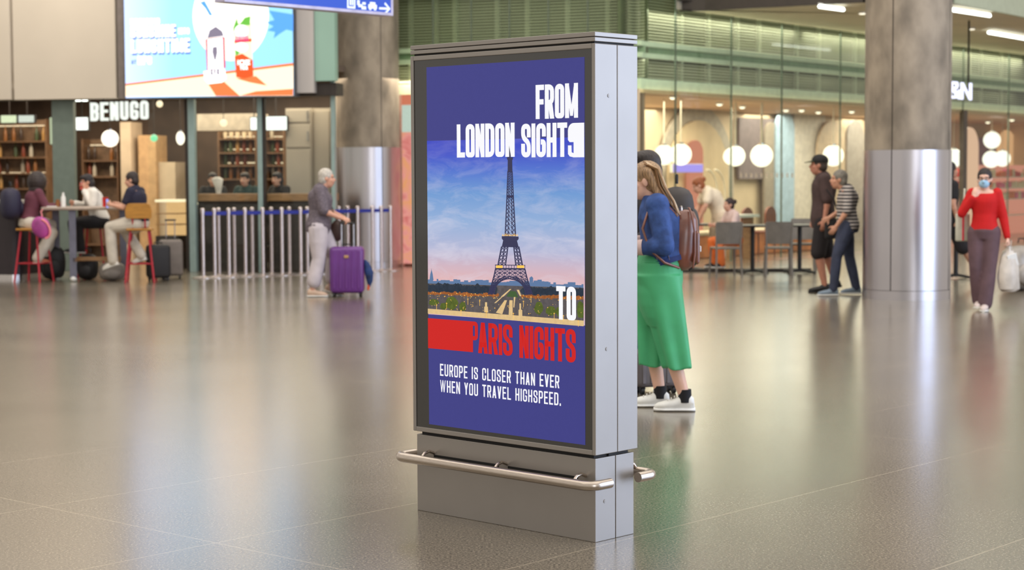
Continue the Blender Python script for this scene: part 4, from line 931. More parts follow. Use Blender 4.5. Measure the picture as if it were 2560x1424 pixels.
# red goods shelving at the far right
rg = random.Random(5)
for k, (a, b_, lb) in enumerate(((2378, 2440, 'bright gift shelving beside the column with red goods'), (2448, 2500, 'gift shelving behind the woman in red'), (2506, 2600, 'gift shelving at the right edge'))):
    off = 1.7; t = fthing(R, 'shelf_unit', lb, 'shelf', (a + b_) / 2, off); x0, x1 = Rx(a, off), Rx(b_, off); zs = [pz(R, 2470, y, off) for y in (498, 470, 442)]
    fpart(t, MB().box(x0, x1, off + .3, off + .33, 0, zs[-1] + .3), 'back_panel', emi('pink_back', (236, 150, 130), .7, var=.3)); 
    for z in zs + [.5]: fpart(t, MB().box(x0, x1, off, off + .3, z - .02, z), 'shelf', M_white)
    for z in zs:
        x = x0 + .1
        while x < x1 - .08:
            w, h_ = rg.uniform(.05, .08), rg.uniform(.1, .2); mm = rg.choice([mat('gift_' + n, c, .4) for n, c in (('red', (214, 44, 36)), ('pink', (236, 110, 150)), ('cream', (240, 220, 190)), ('orange', (236, 120, 50)))])
            single(R, MB().rbox(x - w, x + w, off + .05, off + .2, z, z + h_, .015), 'gift_box', mm, 'small box among the red and pink goods on the gift shelves', 'box', 'boxes on the gift shelves'); x += w * 2 + rg.uniform(.03, .09)
# &N sign
Fs = Frame.thru(2300, 31, 2500, 33.2)
t = fthing(Fs, 'shop_sign', 'glowing white sign ending in & N right of the column', 'sign', 2398, 0, z=pz(Fs, 2398, 250, 0))
for ch, a, b_ in (('&', (2372, 203), (2396, 247)), ('N', (2401, 206), (2425, 250))):
    p, q = Fs.hit(*a, 0), Fs.hit(*b_, 0); m = MB(); text(m, ch, p[0], q[0], q[1], p[1], .15, .3, -.04, 0); fpart(t, m, 'letter', emi('cool_glow', (225, 228, 255), 1.8), label='glowing ' + ch)
p = Fs.hit(2372, 240, 0); q = Fs.hit(2425, 240, 0); fpart(t, MB().box(p[0], q[0], .0, .03, p[1] + .1, p[1] + .13).box(q[0] - .05, q[0] - .03, 0, .03, p[1] + .1, ZS), 'mounting_bar', M_dark)
# slender dark mullion in front of the peach pillar
struct(MB().box(Rx(2403), Rx(2412), -.05, .05, 0, 2.95).build('trim_25', mat('bronze_mullion', (96, 84, 74), .5), frame=R))
# dark floor plinth of the glazed front
F3 = Frame((base(1600, 28.4).x, 28.4), 0)
struct(MB().box(0, base(2030, 28.4).x - base(1600, 28.4).x, 0, .12, 0, .05).build('trim_26', M_dark, frame=F3))

# ================================================================== HANGING BLUE SIGN
H_ = Frame((base(985, 19).x, 19), math.radians(46.6))
t = thing('direction_sign', 'blue hanging direction sign with white pictograms and an arrow', 'sign', frame=H_, loc=(0, 0, 0)); zb_ = H_.hit(985, 40, 0)[1]
E_sign = emi('sign_blue', (66, 104, 226), .95); M_sf = mat('sign_frame', (196, 190, 214), .4, .3)
Lh = H_.hit(560, 5, 0)[0]
MB().box(Lh, -.03, 0, .14, zb_ + .03, zb_ + .5).build('panel', E_sign, t); MB().box(Lh, 0, -.01, .15, zb_, zb_ + .03).box(-.03, 0, -.01, .15, zb_ + .03, zb_ + .5).box(Lh, 0, -.01, .15, zb_ + .5, zb_ + .53).build('frame', M_sf, t)
for xx in (Lh + .4, -.5): MB().cyl((xx, .07, zb_ + .53), (xx, .07, 9), .012).build('hanger', M_sf, t)
def hp(px, py): return H_.hit(px, py, -.002)
Ew = emi('sign_white', (240, 250, 255), 1.3)
def icon(polys, lab):
    m = MB()
    for p in polys: m.prism([hp(*q) for q in p], -.004, -.001)
    m.build('pictogram', Ew, t, label=lab)
yo = lambda x: (x - 868) * .085
def rectp(x0, y0, x1, y1): return [(x0, y0 + yo(x0)), (x0, y1 + yo(x0)), (x1, y1 + yo(x1)), (x1, y0 + yo(x1))]
icon([rectp(868, -6, 871, 20), rectp(885, -6, 888, 20), rectp(868, 15, 888, 20), rectp(874, -4, 878, 12), rectp(880, -4, 883, 12)], 'white lift pictogram')
icon([rectp(893, -2, 899, 10), rectp(896, 8, 906, 15), rectp(904, 12, 915, 20), rectp(906, 2, 914, 8)], 'white telephone pictogram')
icon([rectp(921, 6, 942, 16), rectp(925, 0, 938, 7), rectp(923, 15, 928, 20), rectp(935, 15, 940, 20)], 'white taxi pictogram')
m = MB(); text_pts = [[Vector(hp(948, 14 + yo(948))), Vector(hp(973, 13 + yo(973)))], [Vector(hp(962, 0 + yo(962))), Vector(hp(974, 13 + yo(974))), Vector(hp(962, 26 + yo(962)))]]
for p in text_pts: stroke(m, p, .022, -.004, -.001)
m.build('arrow', Ew, t, label='white arrow pointing right')

# ================================================================== QUEUE BARRIER
M_post = mat('barrier_post', (214, 202, 200), .22, .9, .05); M_belt = mat('blue_belt', (34, 46, 150), .6); M_pb = mat('barrier_base', (190, 180, 176), .3, .8)
pm = MB().cyl((0, 0, .03), (0, 0, 1.0), .028, n=16).mesh('post', M_post, 50); pc = MB().cyl((0, 0, 1.0), (0, 0, 1.06), .034, n=16).ell((0, 0, 1.06), .034, .034, .02).mesh('head', M_post, 50); bmh = MB().loft([((0, 0, z), (1, 0, 0), (0, 1, 0), r, r) for z, r in ((0, .17), (.012, .17), (.03, .06), (.04, .03))], 28).mesh('base', M_pb, 40)
def stanchion(px, D, nxt, label, zbelt=.97):
    b = base(px, D); t = thing('queue_barrier', label, 'barrier', b)
    for n_, me in (('base', bmh), ('post', pm), ('head', pc)): o = bpy.data.objects.new(n_, me); COL.objects.link(o); o.parent = t
    if nxt:
        q = base(*nxt) - b; d = q.normalized(); n_ = Vector((-d.y, d.x, 0)) * .003; m = MB(); a0, a1 = d * .034, q - d * .034
        for zz_ in (0,):
            v = [a0 + n_, a1 + n_, a1 - n_, a0 - n_]; lo = [m.b.verts.new((p.x, p.y, zbelt)) for p in v]; hi = [m.b.verts.new((p.x, p.y, zbelt + .055)) for p in v]
            for i in range(4): m.b.faces.new((lo[i], lo[(i + 1) % 4], hi[(i + 1) % 4], hi[i]))
            m.b.faces.new(lo); m.b.faces.new(hi)
        m.build('belt', M_belt, t)
def DF(px): return 27.3 + (px - 505) * .85 / 262 if px < 767 else 28.15 + (px - 767) * 1.1 / 208
front = [505, 534, 570, 611, 655, 703, 750, 800, 893, 930, 952, 975]
for i, px in enumerate(front):
    w_ = ['first steel post at the left end of the front belt line', 'second steel post of the front belt line from the left', 'third steel post of the front belt line from the left', 'fourth steel post of the front belt line from the left', 'fifth steel post of the front belt line from the left', 'sixth steel post of the front belt line from the left', 'steel post just left of the woman with the purple suitcase', 'steel post hidden behind the woman with the purple suitcase', 'steel post above the purple suitcase in front of the column', 'third steel post from the right end of the belt line', 'second steel post from the right end of the belt line', 'last steel post at the right end of the belt line'][i]
    stanchion(px, DF(px), (front[i + 1], DF(front[i + 1])) if i < len(front) - 1 else None, w_)
back = [545, 584, 629, 677, 722, 767, 846, 868]
for i, px in enumerate(back):
    stanchion(px, DF(px) + .32, (back[i + 1], DF(back[i + 1]) + .32) if i < len(back) - 1 and i % 2 else None, 'rear row steel post, %s' % ['leftmost of the rear row', 'second of the rear row from the left', 'third of the rear row from the left', 'fourth of the rear row from the left', 'fifth of the rear row from the left', 'sixth of the rear row, left of the walking woman', 'rear post just right of the walking woman', 'rear post by the suitcase handle', 'rightmost of the rear row in front of the steel column'][i])

# ================================================================== HIGH TABLE, STOOLS, CASES
M_red = mat('red_metal', (176, 30, 46), .35, .1); M_ply = mat('mustard_plywood', (176, 122, 46), .45, 0, .15, 6, stretch=(1, 1, 6)); M_tleg = mat('blue_grey_metal', (112, 112, 126), .4, .3)
T_ = Frame.thru(95, 26.4, 312, 26.5)
tb = fthing(T_, 'high_table', 'long high cafe table with a pale wood top and grey legs', 'table', 200, .35)
x0, x1 = T_.hit(100, 440, 0)[0], T_.hit(310, 440, 0)[0]; zt = pz(T_, 200, 517, 0)
fpart(tb, MB().rbox(x0, x1, 0, .75, zt - .05, zt, .02), 'tabletop', mat('worn_table_top', (168, 150, 134), .4, 0, .2, 4))
for xx, yy in ((T_.hit(178, 440, .05)[0], .05), (x1 - .12, .65), (x0 + .1, .65), (x1 - .12, .08)):
    if (xx, yy) == (x1 - .12, .08): continue
    l = fpart(tb, MB().box(xx - .05, xx + .05, yy, yy + .06, .06, zt - .05), 'leg', M_tleg, bevel=.005)
    fpart(tb, MB().ell((xx, yy + .03, .045), .05, .05, .045), 'foot', M_white, smooth=50)
fpart(tb, MB().box(T_.hit(178, 440, .05)[0], x1 - .12, .33, .38, .3, .36).box(T_.hit(178, 440, .05)[0], T_.hit(178, 440, .05)[0] + .05, .05, .65, .3, .36), 'stretcher', M_wood)
def stool(px, D, rz, label, back=True, sz=.79):
    b = base(px, D); t = thing('bar_stool', label, 'stool', b, rz)
    for sx_ in (-1, 1):
        for sy_ in (-1, 1): MB().tube([(sx_ * .21, sy_ * .21, 0), (sx_ * .13, sy_ * .13, sz - .02)], .016, 10).build('leg', M_red, t, smooth=50)
    f_ = .175; MB().tube([(f_, f_, .28), (f_, -f_, .28), (-f_, -f_, .28), (-f_, f_, .28)], .011, 8, closed=True).build('footrest', M_red, t, smooth=50)
    MB().rbox(-.19, .19, -.19, .19, sz - .02, sz + .015, .015).build('seat', M_ply, t, smooth=50)
    if back:
        for s_ in (-1, 1): MB().tube([(s_ * .09, -.16, sz), (s_ * .09, -.21, sz + .15), (s_ * .09, -.2, sz + .36)], .012, 8).build('back_post', M_red, t, smooth=50)
        m = MB(); n = 12
        prof_ = [(-.19, .02), (-.17, .0), (.17, 0), (.19, .02), (.195, .12), (.165, .21), (.12, .225), (-.12, .225), (-.165, .21), (-.195, .12)]
        m.prism([(x, z + sz + .16) for x, z in prof_], -.235, -.215); m.build('backrest', M_ply, t, bevel=.006)
    return t
stool(348, 26.35, 0.12, 'bar stool with a mustard plywood back and red legs under the man in navy')
stool(80, 26.6, -.25, 'red legged bar stool under the woman at the left end', back=False)
stool(232, 27.7, PI, 'red legged bar stool under the man in the white shirt', back=False)
# things on the table
def onT(px, off): return T_.hit(px, 440, off)[0]
o = single(T_, MB().loft([((onT(157, .2), .2, zt + z), (1, 0, 0), (0, 1, 0), r, r) for z, r in ((0, .035), (.14, .035), (.17, .02), (.2, .016), (.215, .016))], 16), 'squeeze_bottle', M_white, 'tall white bottle standing on the high table', 'bottle', smooth=50)
o = single(T_, MB().cyl((onT(262, .12), .12, zt), (onT(262, .12), .12, zt + .14), .04, .045), 'paper_cup', mat('cup_red', (214, 44, 40), .4), 'red cup on the high table by the man in navy', 'cup', smooth=50)
o = single(T_, MB().rbox(onT(118, .3), onT(142, .3), .2, .45, zt, zt + .012, .004), 'menu_card', M_white, 'white menu sheet lying on the left end of the high table', 'menu')
o = single(T_, MB().cyl((onT(143, .3), .3, zt), (onT(143, .3), .3, zt + .11), .028), 'condiment_jar', bm_cols[0], 'small amber jar left of the white bottle', 'jar', smooth=50)
def suitcase(loc, rz, w, d, h_, mm, label, handle=.0, ribs=5, name='suitcase', badge=False, wheels=M_black, mh=M_black, dk=.05):
    t = thing(name, label, 'suitcase', loc, rz)
    m = MB().rbox(-w / 2, w / 2, -d / 2, d / 2, .05, .05 + h_, min(w, d) * .2, 4); m.build('shell', mm, t, smooth=40)
    for k in range(ribs):
        x = -w * .36 + k * w * .72 / max(1, ribs - 1); MB().rbox(x - w * .045, x + w * .045, -d / 2 - .006, d / 2 + .006, .05 + h_ * .1, .05 + h_ * .92, .005, 1).build('rib', mm, t, smooth=40)
    for sx_ in (-1, 1):
        for sy_ in (-1, 1):
            MB().cyl((sx_ * (w / 2 - .05) - .012, sy_ * (d / 2 - .05), .027), (sx_ * (w / 2 - .05) + .012, sy_ * (d / 2 - .05), .027), .027).box(sx_ * (w / 2 - .05) - .02, sx_ * (w / 2 - .05) + .02, sy_ * (d / 2 - .05) - .015, sy_ * (d / 2 - .05) + .015, .035, .07).build('wheel', wheels, t, smooth=40)
    MB().tube([(-.06, 0, .05 + h_), (-.06, 0, .08 + h_), (.06, 0, .08 + h_), (.06, 0, .05 + h_)], .009, 8).build('top_handle', mh, t, smooth=40)
    if handle:
        MB().cyl((-w * .18, d * .3, h_), (-w * .18, d * .3, .05 + h_ + handle), .008).cyl((w * .18, d * .3, h_), (w * .18, d * .3, .05 + h_ + handle), .008).build('handle_tube', M_chrome, t); MB().cap((-w * .2, d * .3, .05 + h_ + handle), (w * .2, d * .3, .05 + h_ + handle), .014).build('handle_grip', mh, t, smooth=40)
    if badge: MB().rbox(-.03, .03, -d / 2 - .016, -d / 2 - .006, .05 + h_ * .76, .05 + h_ * .82, .004, 1).build('badge', mat('brass_badge', (200, 160, 110), .3, .6), t)
    return t
suitcase(base(424, 27.2), .2, .36, .26, .55, mat('grey_fabric_case', (116, 106, 98), .6), 'grey suitcase standing behind the black bag by the stool', .3, 0)
suitcase(base(392, 26.6), .5, .33, .26, .5, mat('black_fabric_case', (28, 24, 24), .6), 'black wheeled bag beside the red legged stool', .0, 0)
def softbag(loc, rz, rx, ry, rz_, mm, label, name='rucksack', straps=M_black, pocket=True, M=None):
    t = thing(name, label, 'bag', loc, rz)
    m = MB(); m.ell((0, 0, rz_), rx, ry, rz_, u=20, v=14); 
    for v in m.b.verts:
        n_ = Vector((v.co.x / rx, v.co.y / ry, (v.co.z - rz_) / rz_)); k = max(abs(n_.x), abs(n_.y), abs(n_.z)); f_ = 1 + .25 * (1 - k) * 2; v.co.x *= f_; v.co.y *= f_; v.co.z = max(0, rz_ + (v.co.z - rz_) * f_)
    m.build('sack', mm, t, smooth=60)
    if pocket: MB().ell((0, -ry * .95, rz_ * .75), rx * .65, ry * .3, rz_ * .5).build('pocket', mm, t, smooth=60)
    MB().tube([(-.05, 0, rz_ * 2.1), (-.04, 0, rz_ * 2.1 + .06), (.04, 0, rz_ * 2.1 + .06), (.05, 0, rz_ * 2.1)], .01, 8).build('strap', straps, t, smooth=50); return t
softbag(base(276, 26.75), .2, .2, .13, .14, mat('grey_nylon', (128, 120, 112), .55), 'grey rucksack lying under the high table')
softbag(base(215, 27.0), 0, .16, .14, .2, mat('black_nylon', (26, 24, 26), .6), 'black rucksack under the middle of the high table')
softbag(base(128, 27.1), .3, .19, .14, .26, mat('black_nylon', (0, 0, 0)), 'black rucksack under the left end of the high table')

# ================================================================== OUTDOOR CHAIRS AND TABLES of the restaurant
M_ch = mat('grey_plastic_chair', (116, 110, 102), .45); M_tbl = mat('dark_table', (44, 38, 34), .4)
def cafe_chair():
    t = thing('cafe_chair', 'grey plastic chair with its back turned, left of the two', 'chair')
    MB().rbox(-.2, .2, -.2, .22, .42, .45, .012).build('seat', M_ch, t, smooth=40)
    m = MB(); m.loft([((0, -.2 - .06 * k, .5 + .33 * k), (1, 0, 0), (0, 1, 0), .19 + .015 * k, .014) for k in (0, .5, 1)], 4)
    m = MB(); pts = []
    for i in range(9):
        x = -.2 + .05 * i; c_ = .03 * math.cos(x / .2 * PI / 2); pts.append((x, c_))
    for (xa, ca), (xb2, cb_) in zip(pts, pts[1:]):
        v = [m.b.verts.new(p) for p in ((xa, -.19 - ca, .5), (xb2, -.19 - cb_, .5), (xb2, -.25 - cb_, .84), (xa, -.25 - ca, .84), (xa, -.175 - ca, .5), (xb2, -.175 - cb_, .5), (xb2, -.235 - cb_, .84), (xa, -.235 - ca, .84))]
        for q in ((0, 1, 2, 3), (4, 7, 6, 5), (3, 2, 6, 7), (0, 4, 5, 1), (1, 5, 6, 2), (0, 3, 7, 4)): m.b.faces.new([v[k] for k in q])
    m.build('backrest', M_ch, t)
    for s_ in (-1, 1):
        MB().tube([(s_ * .18, .19, .43), (s_ * .2, .22, 0)], .016, 8).build('leg', M_ch, t, smooth=40); MB().tube([(s_ * .2, -.24, .82), (s_ * .185, -.19, .44), (s_ * .2, -.25, 0)], .016, 8).build('leg', M_ch, t, smooth=40)
    return t
ch0 = cafe_chair(); ch0.location = base(1814, 27.2); ch0.rotation_euler.z = .12
ch0['label'] = 'grey plastic chair with its back turned behind the brown backpack'
dup(ch0, base(1946, 27.2), -.08, 'grey plastic chair with its back turned, right of the pedestal table')
dup(ch0, base(2008, 28.6), 2.9, 'grey plastic chair left of the man in the cap')
def ped_table(px, D, label, w=.35):
    t = thing('pedestal_table', label, 'table', base(px, D)); MB().rbox(-w, w, -w, w, .74, .77, .01).build('tabletop', M_tbl, t); MB().cyl((0, 0, .03), (0, 0, .74), .035).build('pedestal', M_black, t, smooth=40)
    for k in range(4): a = PI / 4 + k * PI / 2; MB().tube([(0, 0, .06), (.3 * math.cos(a), .3 * math.sin(a), .02)], .02, 8).build('foot', M_black, t, smooth=40)
ped_table(1882, 27.9, 'dark square pedestal table between the two grey chairs'); ped_table(2000, 27.9, 'dark pedestal table beside the man in the cap', .33)
ped_table(1728, 28.7, 'dark pedestal table below the waitress', .3); ped_table(2392, 26.3, 'small pedestal table just right of the column', .3)
def bent_chair(px, off, label):
    t = fthing(R, 'wooden_chair', label, 'chair', px, off, group='arched wooden chairs inside the restaurant'); x = Rx(px, off); m = MB(); mw = mat('brown_wood', (128, 66, 40), .45)
    pts = [(x - .2, .62), (x - .2, .78)] + [(x - .2 * math.cos(PI * k / 10), .78 + .17 * math.sin(PI * k / 10)) for k in range(1, 10)] + [(x + .2, .78), (x + .2, .62)]
    fpart(t, MB().prism(pts, off - .02, off + .02), 'backrest', mw); fpart(t, MB().rbox(x - .2, x + .2, off, off + .4, .44, .48, .01), 'seat', mw)
    for sx_ in (-.18, .18):
        fpart(t, MB().cyl((x + sx_, off, 0), (x + sx_, off, .64), .016, n=8), 'leg', mw); fpart(t, MB().cyl((x + sx_, off + .36, 0), (x + sx_, off + .36, .45), .016, n=8), 'leg', mw)
for px, off in ((1694, .8), (1868, .7), (1926, .8)): bent_chair(px, off, 'round backed brown wooden chair inside the restaurant glass')
t = fthing(R, 'dining_table', 'white topped table behind the glass with orange trays beneath', 'table', 1862, .35); x0, x1 = Rx(1838, .3), Rx(1900, .3)
fpart(t, MB().box(x0, x1, .3, .7, .78, .83), 'tabletop', M_white); fpart(t, MB().box(x0 + .05, x0 + .1, .4, .6, 0, .78), 'leg', M_wood); fpart(t, MB().box(x1 - .1, x1 - .05, .4, .6, 0, .78), 'leg', M_wood)
t = fthing(R, 'upholstered_bench', 'low orange lit serving bench behind the grey chairs', 'bench', 1850, 1.3); x0, x1 = Rx(1700, 1.3), Rx(2060, 1.3)
fpart(t, MB().rbox(x0, x1, 1.3, 1.7, 0.0, .42, .03), 'base', mat('orange_laminate', (214, 128, 70), .5, 0, .35, 3)); fpart(t, MB().rbox(x0, x1, 1.28, 1.72, .42, .5, .03), 'cushion', mat('cream_cushion', (220, 200, 168), .6))
# big wrapped bag at the right edge
softbag(base(2556, 23.6), .2, .28, .22, .3, mat('silver_nylon', (168, 160, 152), .35, .2, .2, 6), 'large silver grey wrapped rucksack at the right edge', name='travel_bag')

# ================================================================== PEOPLE
V = Vector
def remesh(mb, voxel, iters=2):
    me = mb.mesh('tmp_body', [], None); o = bpy.data.objects.new('tmp_body', me); COL.objects.link(o)
    r = o.modifiers.new('r', 'REMESH'); r.mode = 'VOXEL'; r.voxel_size = voxel
    if iters: s = o.modifiers.new('s', 'SMOOTH'); s.factor = .5; s.iterations = iters
    dg = bpy.context.evaluated_depsgraph_get(); dg.update(); out = bpy.data.meshes.new_from_object(o.evaluated_get(dg))
    bpy.data.objects.remove(o); bpy.data.meshes.remove(me)
    for p in out.polygons: p.use_smooth = True
    return out
def skin(name, c): return mat('skin_' + name, c, .5, 0, .05, 20)
M_eye = mat('eye_dark', (40, 28, 24), .3); M_lip = mat('lip_rose', (176, 96, 86), .45)
DEF = dict(P=(0, 0, .93), Wa=(0, 0, 1.08), Ch=(0, 0, 1.28), N=(0, 0, 1.44), H=(.03, 0, 1.60),
           sL=(0, .175, 1.40), sR=(0, -.175, 1.40), eL=(-.03, .22, 1.13), eR=(-.03, -.22, 1.13), wL=(.03, .23, .90), wR=(.03, -.23, .90),
           hL=(0, .09, .90), hR=(0, -.09, .90), kL=(.02, .1, .50), kR=(.02, -.1, .50), aL=(0, .1, .09), aR=(0, -.1, .09))
def person(label, loc, rz, pose={}, k=1.0, w=1.0, female=False, skinc=('fair', (214, 164, 138)), voxel=.011, face=(1, 0, 0), hair=None, hairc=(40, 30, 26), top=None, bottom=None, shoes=None, fl={}, fr={}, hands={}, group=None, barefoot=False, fpitch={}):
    J = {a: V(b) * k for a, b in {**DEF, **pose}.items()}
    for a in ('sL', 'sR'): J[a].y *= .84 if female else .95
    t = thing('person', label, 'person', loc, rz, group)
    f = V(face).normalized(); up = V((0, 0, 1)); side = up.cross(f).normalized(); up2 = f.cross(side).normalized() * 1
    if up2.z < 0: up2 = -up2
    Rf = Matrix((f, side, up2)).transposed()   # local head axes
    def hd(a, b, c): return J['H'] + (f * a + side * b + up2 * c) * k
    S_ = (J['sL'] - J['sR']).normalized(); spine = [J['P'], J['Wa'], J['Ch'], J['N']]
    hip = (.165 if female else .155) * w; wa = (.125 if female else .14) * w; chs = (.15 if female else .165) * w
    def torso(inf, top_=1.0, bot=-.09):
        ax = (J['N'] - J['P']).normalized(); ax0 = (J['Wa'] - J['P']).normalized(); f0 = ax.cross(S_).normalized() * -1
        Sh = (J['hL'] - J['hR']).normalized()
        def R_(c, sd, a, b): fw_ = sd.cross(ax).normalized(); return (c, sd, fw_, (a + inf) * k, (b + inf) * k)
        sh = (J['sL'] + J['sR']) / 2
        rr = [R_(J['P'] + ax0 * bot * k, Sh, hip * .86, .1 * w), R_(J['P'], Sh, hip, .12 * w), R_(J['P'] * .4 + J['Wa'] * .6, Sh, wa * 1.08, .108 * w), R_(J['Wa'] * .8 + J['Ch'] * .2, S_, wa, .1 * w), R_(J['Ch'], S_, chs, .118 * w), R_(J['Ch'] * .5 + sh * .5, S_, chs * 1.02, .11 * w), R_(sh * 1.0, S_, .15 * w, .088)]
        if top_ >= 1: rr.append(R_(sh + (J['N'] - sh) * .8, S_, .085, .065))
        return rr
    # ---- body
    b = MB(); b.loft(torso(0), 20)
    b.cap(J['N'] - V((0, 0, .02)) * k, J['H'] - up2 * .06 * k - f * .015 * k, .054 * k, .052 * k)
    b.ell(hd(-.012, 0, .03), .094 * k, .074 * k, .092 * k, M=Rf); b.ell(hd(.028, 0, -.045), .062 * k, .057 * k, .075 * k, M=Rf); b.ell(hd(.05, 0, -.088), .03 * k, .032 * k, .026 * k, M=Rf)
    b.cap(hd(.078, 0, .02), hd(.104, 0, -.018), .009 * k, .016 * k, 8); b.ell(hd(.088, 0, -.058), .013 * k, .026 * k, .011 * k, M=Rf)
    for s_ in (-1, 1):
        b.ell(hd(-.005, s_ * .075, -.005), .02 * k, .011 * k, .032 * k, M=Rf); b.ell(hd(.068, s_ * .033, .036), .02 * k, .026 * k, .008 * k, M=Rf)
        b.ell(hd(.055, s_ * .04, -.022), .026 * k, .022 * k, .022 * k, M=Rf)
    for q in 'LR':
        s, e, w_, h_, kn, an = (J[c + q] for c in 'sewhka')
        b.ell(s, .056 * k * w); b.limb([s, e, w_], [.05 * k * w, .04 * k, .026 * k])
        b.cap(e + (w_ - e) * .25, e + (w_ - e) * .3, .041 * k, .04 * k)
        b.limb([h_, h_ + (kn - h_) * .45, kn, kn + (an - kn) * .3, an], [.09 * k * w, .083 * k * w, .055 * k, .056 * k, .036 * k])
        ft = fl if q == 'L' else fr; fd = V(ft.get('d', (1, 0, 0))).normalized(); b.cap(an - V((0, 0, .035)) * k, an + fd * .13 * k + V((0, 0, -.06)) * k * ft.get('drop', 1), .034 * k, .026 * k)
        if barefoot: b.ell(an - fd * .02 * k + V((0, 0, -.05)) * k, .04 * k, .032 * k, .035 * k)
        # hand: palm, four fingers of different length, thumb from the side of the palm
        hh = hands.get(q, {}); d = V(hh.get('d', (w_ - e))).normalized(); n_ = V(hh.get('n', (0, 1 if q == 'L' else -1, 0))); n_ = (n_ - d * n_.dot(d)).normalized(); sd = d.cross(n_).normalized()
        if hh.get('flip'): sd = -sd
        pc_ = w_ + d * .045 * k; Mp = Matrix((d, sd, n_)).transposed(); b.ell(pc_, .052 * k, .04 * k, .018 * k, M=Mp); curl = hh.get('curl', .5)
        for i, ln in enumerate((.068, .076, .07, .055)):
            r0 = w_ + d * .078 * k + sd * (.03 - .02 * i) * k; a1 = curl * .9; a2 = curl * 1.9
            p1 = r0 + (d * math.cos(a1) - n_ * math.sin(a1)) * ln * .5 * k; p2 = p1 + (d * math.cos(a2) - n_ * math.sin(a2)) * ln * .5 * k; b.limb([r0 - d * .01 * k, p1, p2], [.0095 * k, .0088 * k, .0078 * k], 8)
        r0 = w_ + d * .025 * k + sd * .03 * k; p1 = r0 + (d * .6 + sd * .7 - n_ * .3).normalized() * .04 * k; p2 = p1 + (d * .9 + sd * .2 - n_ * .5 * curl).normalized() * .032 * k; b.limb([r0, p1, p2], [.013 * k, .0105 * k, .009 * k], 8)
    me = remesh(b, voxel * k, 2); me.name = 'body'; me.materials.append(skin(*skinc)); me.materials.append(M_eye); me.materials.append(M_lip)
    ey = [hd(.082, s_ * .034, .012) for s_ in (-1, 1)]; lp = hd(.1, 0, -.058)
    for p in me.polygons:
        c = p.center
        if min((c - e).length for e in ey) < .0135 * k: p.material_index = 1
        elif abs((c - lp).dot(up2)) < .008 * k and abs((c - lp).dot(side)) < .024 * k and (c - lp).length < .03 * k: p.material_index = 2
    bo = bpy.data.objects.new('body', me); COL.objects.link(bo); bo.parent = t
    def cloth(name, mb, m, vx=None, it=3, lab=None):
        me = remesh(mb, (vx or voxel * 1.15) * k, it); me.materials.append(m); o = bpy.data.objects.new(name, me); COL.objects.link(o); o.parent = t
        if lab: o['label'] = lab
        return o
    t_ = {}
    if top:
        m = MB(); inf = top.get('inf', .016); m.loft(torso(inf, .9, top.get('bot', -.04)), 20); sh = (J['sL'] + J['sR']) / 2
        if top.get('collar', 1): m.cap(sh + (J['N'] - sh) * .1, sh + (J['N'] - sh) * .5, .105 * k, .072 * k)
        for q in 'LR':
            s, e, w_ = J['s' + q], J['e' + q], J['w' + q]; L_ = top.get('sleeve', 'short'); m.ell(s - V((0, 0, .005)), (.058 * w + inf * .5) * k); r_ = inf * .7 + .002
            if L_ == 'short': m.cap(s, s + (e - s) * .62, (.053 * w + r_) * k, (.05 + r_) * k)
            elif L_ == 'elbow': m.cap(s, s + (e - s) * .95, (.053 * w + r_) * k, (.048 + r_) * k)
            elif L_ == 'long': m.limb([s, e, e + (w_ - e) * .93], [(.053 * w + r_) * k, (.044 + r_) * k, (.03 + r_) * k])
        t_['top'] = cloth(top.get('name', 'shirt'), m, top['m'])
    if bottom:
        m = MB(); inf = bottom.get('inf', .016); ax = (J['Wa'] - J['P']).normalized(); ht = bottom.get('rise', .09); Sh = (J['hL'] - J['hR']).normalized(); fw_ = Sh.cross(ax)
        m.loft([(J['P'] - ax * .1 * k, Sh, fw_, (hip * .85 + inf) * k, (.1 * w + inf) * k), (J['P'], Sh, fw_, (hip + inf * .8) * k, (.123 * w + inf * .8) * k), (J['P'] + ax * ht * k, Sh, fw_, (wa * 1.03 + inf * .6) * k, (.104 * w + inf * .6) * k)], 20)
        for q in 'LR':
            h_, kn, an = J['h' + q], J['k' + q], J['a' + q]; Ln = bottom.get('len', 1.0); fr_ = bottom.get('flare', .018); a_ = [h_, h_ + (kn - h_) * .45, kn]; r_ = [(.094 * w + inf) * k, (.086 * w + inf) * k, (.058 + inf + fr_ * .3) * k]
            if Ln <= .5: e_ = h_ + (kn - h_) * Ln * 2; m.limb([h_, h_ + (kn - h_) * .45, e_], [r_[0], r_[1], (.076 * w + inf + fr_) * k])
            else: e_ = kn + (an - kn) * (Ln - .5) * 2; m.limb(a_ + [kn + (e_ - kn) * .4, e_], r_ + [(.057 + inf + fr_ * .5) * k, (.04 + inf + fr_) * k])
        t_['bottom'] = cloth(bottom.get('name', 'trousers'), m, bottom['m'])
